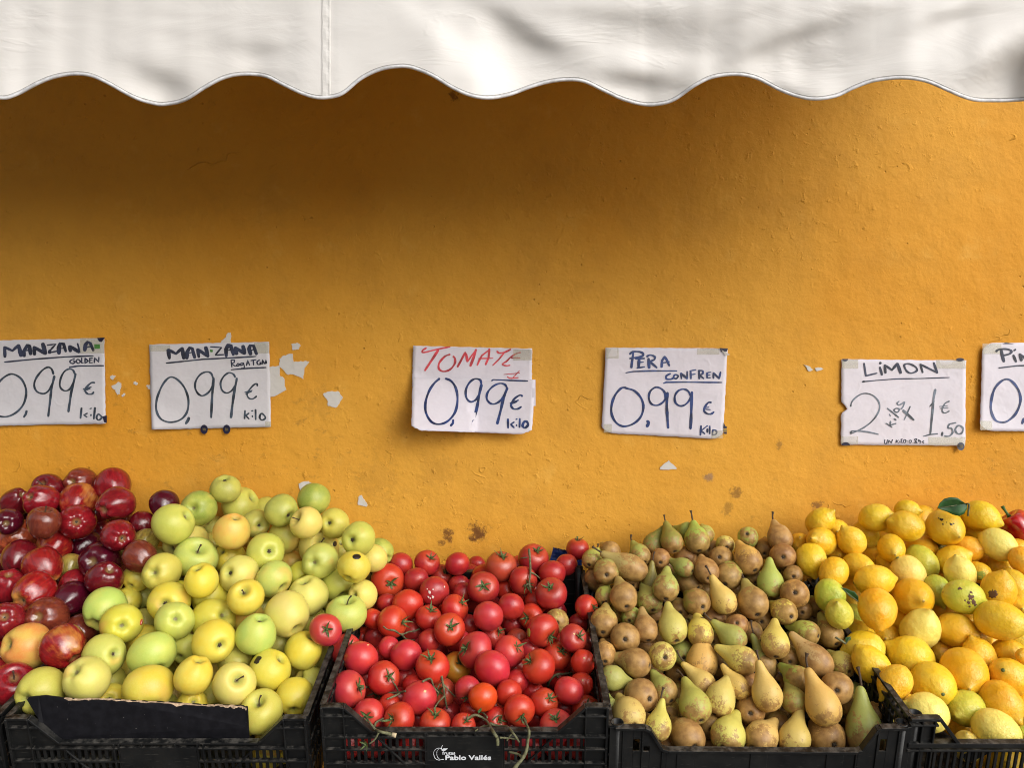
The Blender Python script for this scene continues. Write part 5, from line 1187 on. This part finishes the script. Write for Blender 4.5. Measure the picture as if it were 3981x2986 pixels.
# ---------------------------------------------------------------- crates
TH = math.radians(14.5); CD = 1.40; CL = .50; CH = .165
def crate(style, ul, ur, vc, lab):
    x0 = P(ul,vc,CD).x; x1 = P(ur,vc,CD).x; zc = P(ul,vc,CD).z; W = x1-x0
    root = empty('plastic_crate', (x0, CD, zc)); root.rotation_euler = (TH,0,0)
    tag(root, lab, 'crate', 'black plastic crates of fruit')
    X = lambda u: (u-ul)/(ur-ul)*W
    Z = lambda v: -(v-vc)/F*CD/math.cos(TH)*.985
    def prof(mb, pts, w, h, yc=0):
        for (a,b_),(c,d) in zip(pts, pts[1:]): mb.bar((X(a),yc,Z(b_)),(X(c),yc,Z(d)), w, h)
    S_ = lambda nm, mb, par=root, bev=.0008: mb.build(nm, M['plastic'], par, False, bev)
    f = MB(); cu = lambda k: ul+k; 
    if style == 'A':
        e1, e2, lo = 88, 195, vc+108
        prof(f, [(ul,vc),(ul+e1,vc),(ul+e2,lo),(ur-e2,lo),(ur-e1,vc),(ur,vc)], .014, .0042, .004)
        prof(f, [(ul,vc+37),(ul+122,vc+37)], .010, .003, .001); prof(f, [(ur-122,vc+37),(ur,vc+37)], .010, .003, .001)
        for dv in (130,187,250): prof(f, [(ul,vc+dv),(ur,vc+dv)], .010, .0036, .001)
        # solid corners behind the ribs
        for s_ in (0,1):
            A_ = (lambda k: ul+k) if s_==0 else (lambda k: ur-k)
            poly = [(X(A_(2)),Z(vc+2)),(X(A_(e1)),Z(vc+2)),(X(A_(e2)),Z(lo)),(X(A_(e2)),Z(vc+130)),(X(A_(2)),Z(vc+130))]
            if s_: poly = poly[::-1]
            f.prism(poly, .0035, .0065)
            f.bar((X(A_(e1)),-.001,Z(vc)),(X(A_(e1)),-.001,Z(vc+300)), .006, .0025)
            f.bar((X(A_(4)),.001,Z(vc)),(X(A_(4)),.001,Z(vc+330)), .010, .0045)
            f.bar((X(A_(215)),-.002,Z(vc+130)),(X(A_(330)),-.002,Z(vc+260)), .004, .003)
            f.box((X(A_(2)) if not s_ else X(A_(e1)),.0035,Z(vc+330)),(X(A_(e1)) if not s_ else X(A_(2)),.0065,Z(vc+130)))
        pl0, pl1 = (ul+ur)/2-152, (ul+ur)/2+148
        for u in range(int(ul)+e1+14, int(ur)-e1, 27):
            if pl0-10 < u < pl1+10: continue
            f.bar((X(u),.003,Z(vc+130)),(X(u),.003,Z(vc+187)), .004, .0055)
            f.bar((X(u+9),.003,Z(vc+187)),(X(u+9),.003,Z(vc+250)), .004, .0055)
        for u in (ul+410, ul+520, ur-520, ur-410, pl0-4, pl1+4): f.bar((X(u),-.001,Z(lo)),(X(u),-.001,Z(vc+300)), .006, .003)
        f.box((X(ul),.003,Z(vc+330)),(X(ur),.0065,Z(vc+252)))
        f.box((X(pl0),-.0045,Z(vc+320)),(X(pl1),.0055,Z(vc+122)))
        f.box((X(ul+e2),.0035,Z(vc+130)),(X(ur-e2),.0062,Z(lo+1)))
    elif style == 'B':
        poly = [(ul,vc),(ul+135,vc),(ul+158,vc+12),(ul+205,vc+92),(ul+225,vc+100),(ur-200,vc+106),(ur-188,vc+98),(ur-138,vc+8),(ur-125,vc),(ur,vc),(ur,vc+330),(ul,vc+330)]
        # wall with two slots on the left and one on the right: built from strips
        def strip(p): f.prism([(X(a),Z(c)) for a,c in p], .002, .0055)
        strip([(ul,vc),(ul+92,vc),(ul+92,vc+330),(ul,vc+330)]); strip([(ul+92,vc),(ul+135,vc),(ul+158,vc+12),(ul+205,vc+92),(ul+225,vc+100),(ul+225,vc+330),(ul+158,vc+330),(ul+158,vc+84),(ul+134,vc+84),(ul+134,vc+105),(ul+118,vc+105),(ul+118,vc+52),(ul+92,vc+52)])
        strip([(ul+92,vc+105),(ul+134,vc+105),(ul+134,vc+108),(ul+158,vc+108),(ul+158,vc+330),(ul+92,vc+330)])
        strip([(ul+225,vc+100),(ur-200,vc+106),(ur-200,vc+330),(ul+225,vc+330)])
        strip([(ur-200,vc+106),(ur-188,vc+98),(ur-138,vc+8),(ur-125,vc),(ur-92,vc),(ur-92,vc+52),(ur-118,vc+52),(ur-118,vc+105),(ur-92,vc+105),(ur-92,vc+330),(ur-200,vc+330)])
        strip([(ur-92,vc),(ur,vc),(ur,vc+330),(ur-92,vc+330)])
        prof(f, [(ul+20,vc),(ul+135,vc),(ul+158,vc+12),(ul+205,vc+92),(ul+230,vc+101),(ur-205,vc+107),(ur-188,vc+98),(ur-138,vc+8),(ur-125,vc),(ur-20,vc)], .014, .0050, .003)
        for u in (ul+52, ul+128, ul+208, ur-208, ur-130, ur-50): f.bar((X(u),.001,Z(vc+ (110 if ul+200<u<ur-200 else 6))),(X(u),.001,Z(vc+330)), .003, .002)
        for u in (ul+300, ur-290, (ul+ur)/2): f.bar((X(u),.0012,Z(vc+112)),(X(u),.0012,Z(vc+330)), .002, .03)
    else:
        prof(f, [(ul,vc),(ul+116,vc),(ul+198,vc+104)], .014, .0060, .003)
        prof(f, [(ul,vc+24),(ul+110,vc+24)], .010, .004, .001)
        prof(f, [(ul,vc+112),(ur-198,vc+112)], .014, .0095, .002); prof(f, [(ul,vc+136),(ur,vc+136)], .010, .0045, .001)
        prof(f, [(ur-198,vc+112),(ur-116,vc),(ur,vc)], .014, .0060, .003); prof(f, [(ul,vc+250),(ur,vc+250)], .010, .0045, .001)
        f.box((X(ul),.002,Z(vc+330)),(X(ul+48),.008,Z(vc+2))); f.box((X(ul+48),.002,Z(vc+104)),(X(ul+100),.006,Z(vc+22))); f.box((X(ur-48),.002,Z(vc+330)),(X(ur),.008,Z(vc+2)))
        for u in range(int(ul)+64, int(ur)-50, 27): f.bar((X(u),.003,Z(vc+136)),(X(u),.003,Z(vc+250)), .004, .0052)
        for u in (ul+48, ul+96): f.bar((X(u),-.001,Z(vc+6)),(X(u),-.001,Z(vc+300)), .006, .003)
        f.box((X(ul),.003,Z(vc+330)),(X(ur),.0065,Z(vc+250)))
        f.bar((X(ul+250),.010,Z(vc+200)),(X(ul+345),.010,Z(vc+140)), .002, .022)
    S_('front_panel', f)
    # side and back panels: rim, ribs and slats
    for s_ in (0,1):
        xx = .003 if s_==0 else W-.003; sd = MB(); UPX = Vector((1,0,0))
        sd.bar((xx,.004,0),(xx,CL,0), .011, .005, UPX)
        for dz in (-.020,-.058,-.084,-.115): sd.bar((xx,.004,dz),(xx,CL,dz), .009, .0035, UPX)
        k = 0; y = .02
        while y < CL:
            sd.bar((xx,y,0),(xx,y,-CH), .006 if k%4==0 else .003, .010 if k%4==0 else .005, UPX); y += .0155; k += 1
        if style == 'A': sd.box((xx-.0012,.0,-.058),(xx+.0012,.11,-.001)); sd.box((xx-.0012,CL-.11,-.058),(xx+.0012,CL,-.001))
        sd.box((xx-.0015,0,-CH),(xx+.0015,CL,-.118))
        S_('side_panel', sd, bev=0)
    bk = MB(); yb = CL-.004
    bk.bar((0,yb,0),(W,yb,0), .012, .005); 
    for dz in (-.020,-.058,-.084,-.115): bk.bar((0,yb,dz),(W,yb,dz), .008, .0035)
    x = .012; k = 0
    while x < W: bk.bar((x,yb,0),(x,yb,-CH), .004, .008 if k%4==0 else .004); x += .0145; k += 1
    bk.box((0,yb-.0015,-CH),(W,yb+.0015,-.003)); S_('back_panel', bk, bev=0)
    bs = MB(); bs.box((.002,.008,-CH-.004),(W-.002,CL-.002,-CH)); S_('base', bs)
    for (cx,cy,up_) in ((.014,.013,0),(W-.014,.013,0),(.012,CL-.012,.013),(W-.012,CL-.012,.013)):
        if style == 'A' and cy < .1: continue
        r_ = .0115 if cy < .1 else .0092
        tb = MB(); n = 18; vs = []
        for (rr_,zz_) in ((r_,-CH),(r_,.0035+up_),(r_-.0022,.0035+up_),(r_-.0022,-.06)):
            vs += [(cx+rr_*math.cos(2*math.pi*k/n), cy+rr_*math.sin(2*math.pi*k/n), zz_) for k in range(n)]
        tb.add(vs, [(r*n+k, r*n+(k+1)%n, (r+1)*n+(k+1)%n, (r+1)*n+k) for r in range(3) for k in range(n)]+[tuple(range(3*n,4*n))])
        tb.build('corner_post', M['plastic'], root, True)
    return root, X, Z
crate('A', -1000, -8, 2790, 'black plastic crate at the left edge under the red apples')
crate('A', 20, 1190, 2797, 'black ribbed crate of golden apples behind the cardboard flap')
tc, TX, TZ = crate('A', 1246, 2366, 2752, 'black ribbed crate of tomatoes with a white printed nameplate')
crate('B', 2372, 3550, 2834, 'smooth black crate of pears with slots near its corners')
crate('C', 3540, 4700, 2798, 'black crate of lemons with open slats at the right edge')

# print on the tomato crate's nameplate
def text(body, u, v, hpx, name, bold=0.0, sx=1.0):
    cu = bpy.data.curves.new(name, 'FONT'); cu.body = body; cu.size = hpx/F*CD*1.39; cu.extrude = .0003; cu.offset = bold
    o = bpy.data.objects.new(name, cu); COL.objects.link(o)
    bpy.context.view_layer.update(); dg = bpy.context.evaluated_depsgraph_get()
    me = bpy.data.meshes.new_from_object(o.evaluated_get(dg)); bpy.data.objects.remove(o)
    me.materials.clear(); me.materials.append(M['white_print'])
    for vv in me.vertices: vv.co = Vector((vv.co.x*sx, -vv.co.z, vv.co.y))
    t_ = link(name, me, tc); t_.location = (TX(u), -.0052, TZ(v)); return t_
text('frutas', 1716, 2954, 14, 'nameplate_text', .0001, 1.15)
text('Pablo Vallés', 1726, 2978, 21, 'nameplate_text', .0003, 1.30)
lg = MB()
def logo(pts, r, closed=False): lg.tube([Vector((TX(u),-.0054,TZ(v))) for u,v in [(q.x,q.y) for q in catmull([(a,b_,0) for a,b_ in pts], 6, closed)]], r, 5)
logo([(1716,2928),(1703,2925),(1688,2932),(1682,2950),(1688,2972),(1702,2979),(1712,2976),(1722,2976)], .00045)
logo([(1704,2928),(1695,2940),(1696,2962),(1706,2977)], .00035)
logo([(1712,2931),(1713,2922),(1718,2913)], .0006)
lg.add([(TX(a),-.0054,TZ(c)) for a,c in ((1712,2933),(1722,2926),(1739,2926),(1728,2936),(1718,2938))], [(0,1,2,3,4)])
lo_ = lg.build('nameplate_logo', M['white_print'], tc, True)

# cardboard flap standing inside the golden crate's front
FL = [(105,2722),(112,2712),(175,2706),(253,2716),(300,2722),(420,2718),(517,2727),(620,2731),(720,2737),(800,2744),(850,2742),(940,2746),(962,2752),(966,2830),(971,2905),(195,2905),(150,2800)]
def flap_pt(u, v): return P(u, v, 1.411+max(0,(v-2790))/F*.42 - .004*math.sin(u*.006))
top_n = 13; fr_ = []; RR = random.Random(3)
pl = []
for (a,b_),(c,d) in zip(FL, FL[1:]+FL[:1]):
    k = 5 if b_ < 2760 and d < 2760 else 3
    for q in range(k):
        t_ = q/k; jj = 2.0 if (b_ < 2760 and d < 2760 and a > 240) else .4
        pl.append((a+(c-a)*t_+RR.uniform(-jj,jj), b_+(d-b_)*t_+RR.uniform(-jj,jj)))
vs = [flap_pt(u,v) for u,v in pl]; k = len(vs)
mb = MB(); mb.add(vs+[v+Vector((0,.0035,0)) for v in vs], [tuple(range(k)), tuple(reversed(range(k,2*k)))]+[(i,i+k,(i+1)%k+k,(i+1)%k) for i in range(k)])
fl = mb.build('cardboard_flap', M['card']); tag(fl, 'black cardboard flap with torn brown top edge before the golden apples', 'cardboard')
mb = MB(); te = [(250,2717),(300,2723),(345,2720),(420,2721),(517,2729),(620,2733),(720,2739),(800,2746),(850,2744),(905,2747),(940,2749),(963,2758)]
tp = []; bt = []
for (a,b_),(c,d) in zip(te, te[1:]):
    for q in range(6):
        t_ = q/6; u = a+(c-a)*t_; v = b_+(d-b_)*t_
        h_ = max(0, RR.gauss(.3,2.2)) + (12*math.exp(-((u-690)/14)**2)) + (7 if u > 850 else 0)*RR.random() + 5*math.exp(-((u-270)/14)**2)
        tp.append(flap_pt(u, v-1-RR.uniform(0,2.5))+Vector((0,-.0012,0))); bt.append(flap_pt(u, v+h_)+Vector((0,-.0009,0)))
n = len(tp); vs = tp+bt+[v+Vector((0,.004,0)) for v in tp]
mb.add(vs, [(i,n+i,n+i+1,i+1) for i in range(n-1)]+[(i,i+1,2*n+i+1,2*n+i) for i in range(n-1)])
mb.build('torn_edge', M['card_edge'], fl)

# blue film by the wall, behind the tomatoes
def film(poly, lab, d):
    vs = []
    RR = random.Random(8)
    for u,v in poly: vs.append(P(u,v,d+RR.uniform(-.004,.004)))
    k = len(vs); mb = MB(); mb.add(vs+[v+Vector((0,.001,0)) for v in vs], [tuple(range(k)), tuple(reversed(range(k,2*k)))]+[(i,i+k,(i+1)%k+k,(i+1)%k) for i in range(k)])
    o = mb.build('blue_film', M['blue_plastic']); tag(o, lab, 'packaging', 'blue packaging film')
zz = [(2152+i*5.2, 2128+i*1.1+(3 if i%2 else 0)) for i in range(16)]
film(zz+[(2262,2150),(2262,2240),(2120,2240),(2138,2180)], 'crumpled blue plastic film with zigzag edge beside the lone tomato', 1.965)
film([(2003,2198),(2032,2190),(2032,2230),(1998,2230)], 'small corner of blue film between two back tomatoes', 1.97)

# stand that carries the crates (below the picture)
root = empty('display_stand', (.1,1.45,0)); tag(root, 'timber stand carrying the fruit crates under the wall', 'stand')
mb = MB()
zf = 1.5-(2797-CY)/F*CD - CH*math.cos(TH) - .035
for y in (.02,.14,.26,.38,.50):
    yy = y*math.cos(TH)+CH*math.sin(TH)*1.0; mb.box((-1.6,yy-.05,zf+y*math.sin(TH)-.06),(1.6,yy+.02,zf+y*math.sin(TH)-.045))
mb.build('slatted_top', M['wood'], root)
for x in (-1.5,-.5,.5,1.5):
    for y,h_ in ((.03,zf-.07),(.50,zf+.04)):
        mb = MB(); mb.box((x-.025,y-.025,0),(x+.025,y+.025,h_)); mb.build('leg', M['wood'], root)

# unseen houses added behind the camera to hide low sky left and middle
def house(x0, x1, y, h, lab, wm):
    r_ = empty('sky_block_house', ((x0+x1)/2, y, 0)); tag(r_, lab, 'building', 'added houses hiding the low sky'); W2 = (x1-x0)/2
    mb = MB(); mb.box((-W2,-4,0),(W2,0,h)); mb.build('wall', wm, r_)
    mb = MB(); mb.box((-W2-.2,-4.2,h),(W2+.2,.25,h+.25)); mb.build('cornice', M['scrap'], r_)
    for fl_ in range(int(h//3)):
        x = -W2+1.2
        while x < W2-1:
            mb = MB(); z = fl_*3+1; mb.box((x-.5,.0,z),(x+.5,.03,z+1.5)); wd = mb.build('window', M['card'], r_)
            mb = MB(); mb.box((x-.6,.03,z-.1),(x+.6,.12,z)); mb.build('sill', M['scrap'], wd)
            x += 2.2
house(-22,-9,-7,6.5,'grey plastered house added out of view to hide low sky, furthest left', simple('grey_render',(.30,.27,.22),.8,.1,3))
house(-8.9,0.5,-7,4.5,'low tan plastered house added out of view to hide low sky, straight opposite', simple('tan_render',(.26,.21,.15),.8,.1,3))
# ---------------------------------------------------------------- light, sky, camera
AZ, EL = math.radians(42), math.radians(28)          # from the right and in front of the wall
sd = Vector((math.sin(AZ)*math.cos(EL), -math.cos(AZ)*math.cos(EL), math.sin(EL)))
L_ = bpy.data.lights.new('sun','SUN'); L_.energy = .9; L_.angle = math.radians(65); L_.color = (1,.955,.90)
so = bpy.data.objects.new('sun', L_); COL.objects.link(so); so.rotation_euler = (-sd).to_track_quat('-Z','Y').to_euler(); so.location = sd*10
W_ = bpy.data.worlds.new('World'); S.world = W_; W_.use_nodes = True
nt = W_.node_tree; bg = nt.nodes['Background']
sky = nt.nodes.new('ShaderNodeTexSky'); sky.sky_type = 'NISHITA'; sky.sun_disc = False
sky.sun_elevation = EL; sky.sun_rotation = math.atan2(sd.x, sd.y); sky.dust_density = 4; sky.air_density = 1; sky.ozone_density = 1
hs = nt.nodes.new('ShaderNodeHueSaturation'); hs.inputs['Saturation'].default_value = .22
nt.links.new(sky.outputs[0], hs.inputs['Color']); nt.links.new(hs.outputs[0], bg.inputs['Color'])
bg.inputs['Strength'].default_value = .15
S.cycles.filter_width = 1.05
cd = bpy.data.cameras.new('camera'); cd.sensor_width = 36; cd.lens = 36*F/3981; cd.clip_end = 300; cd.clip_start = .02
co = bpy.data.objects.new('camera', cd); COL.objects.link(co); co.location = (0,0,CAMZ); co.rotation_euler = (math.pi/2,0,0); S.camera = co
vs_ = S.view_settings; vs_.view_transform = 'Standard'; vs_.look = 'None'; vs_.gamma = 1; vs_.exposure = 0.28; vs_.use_curve_mapping = False
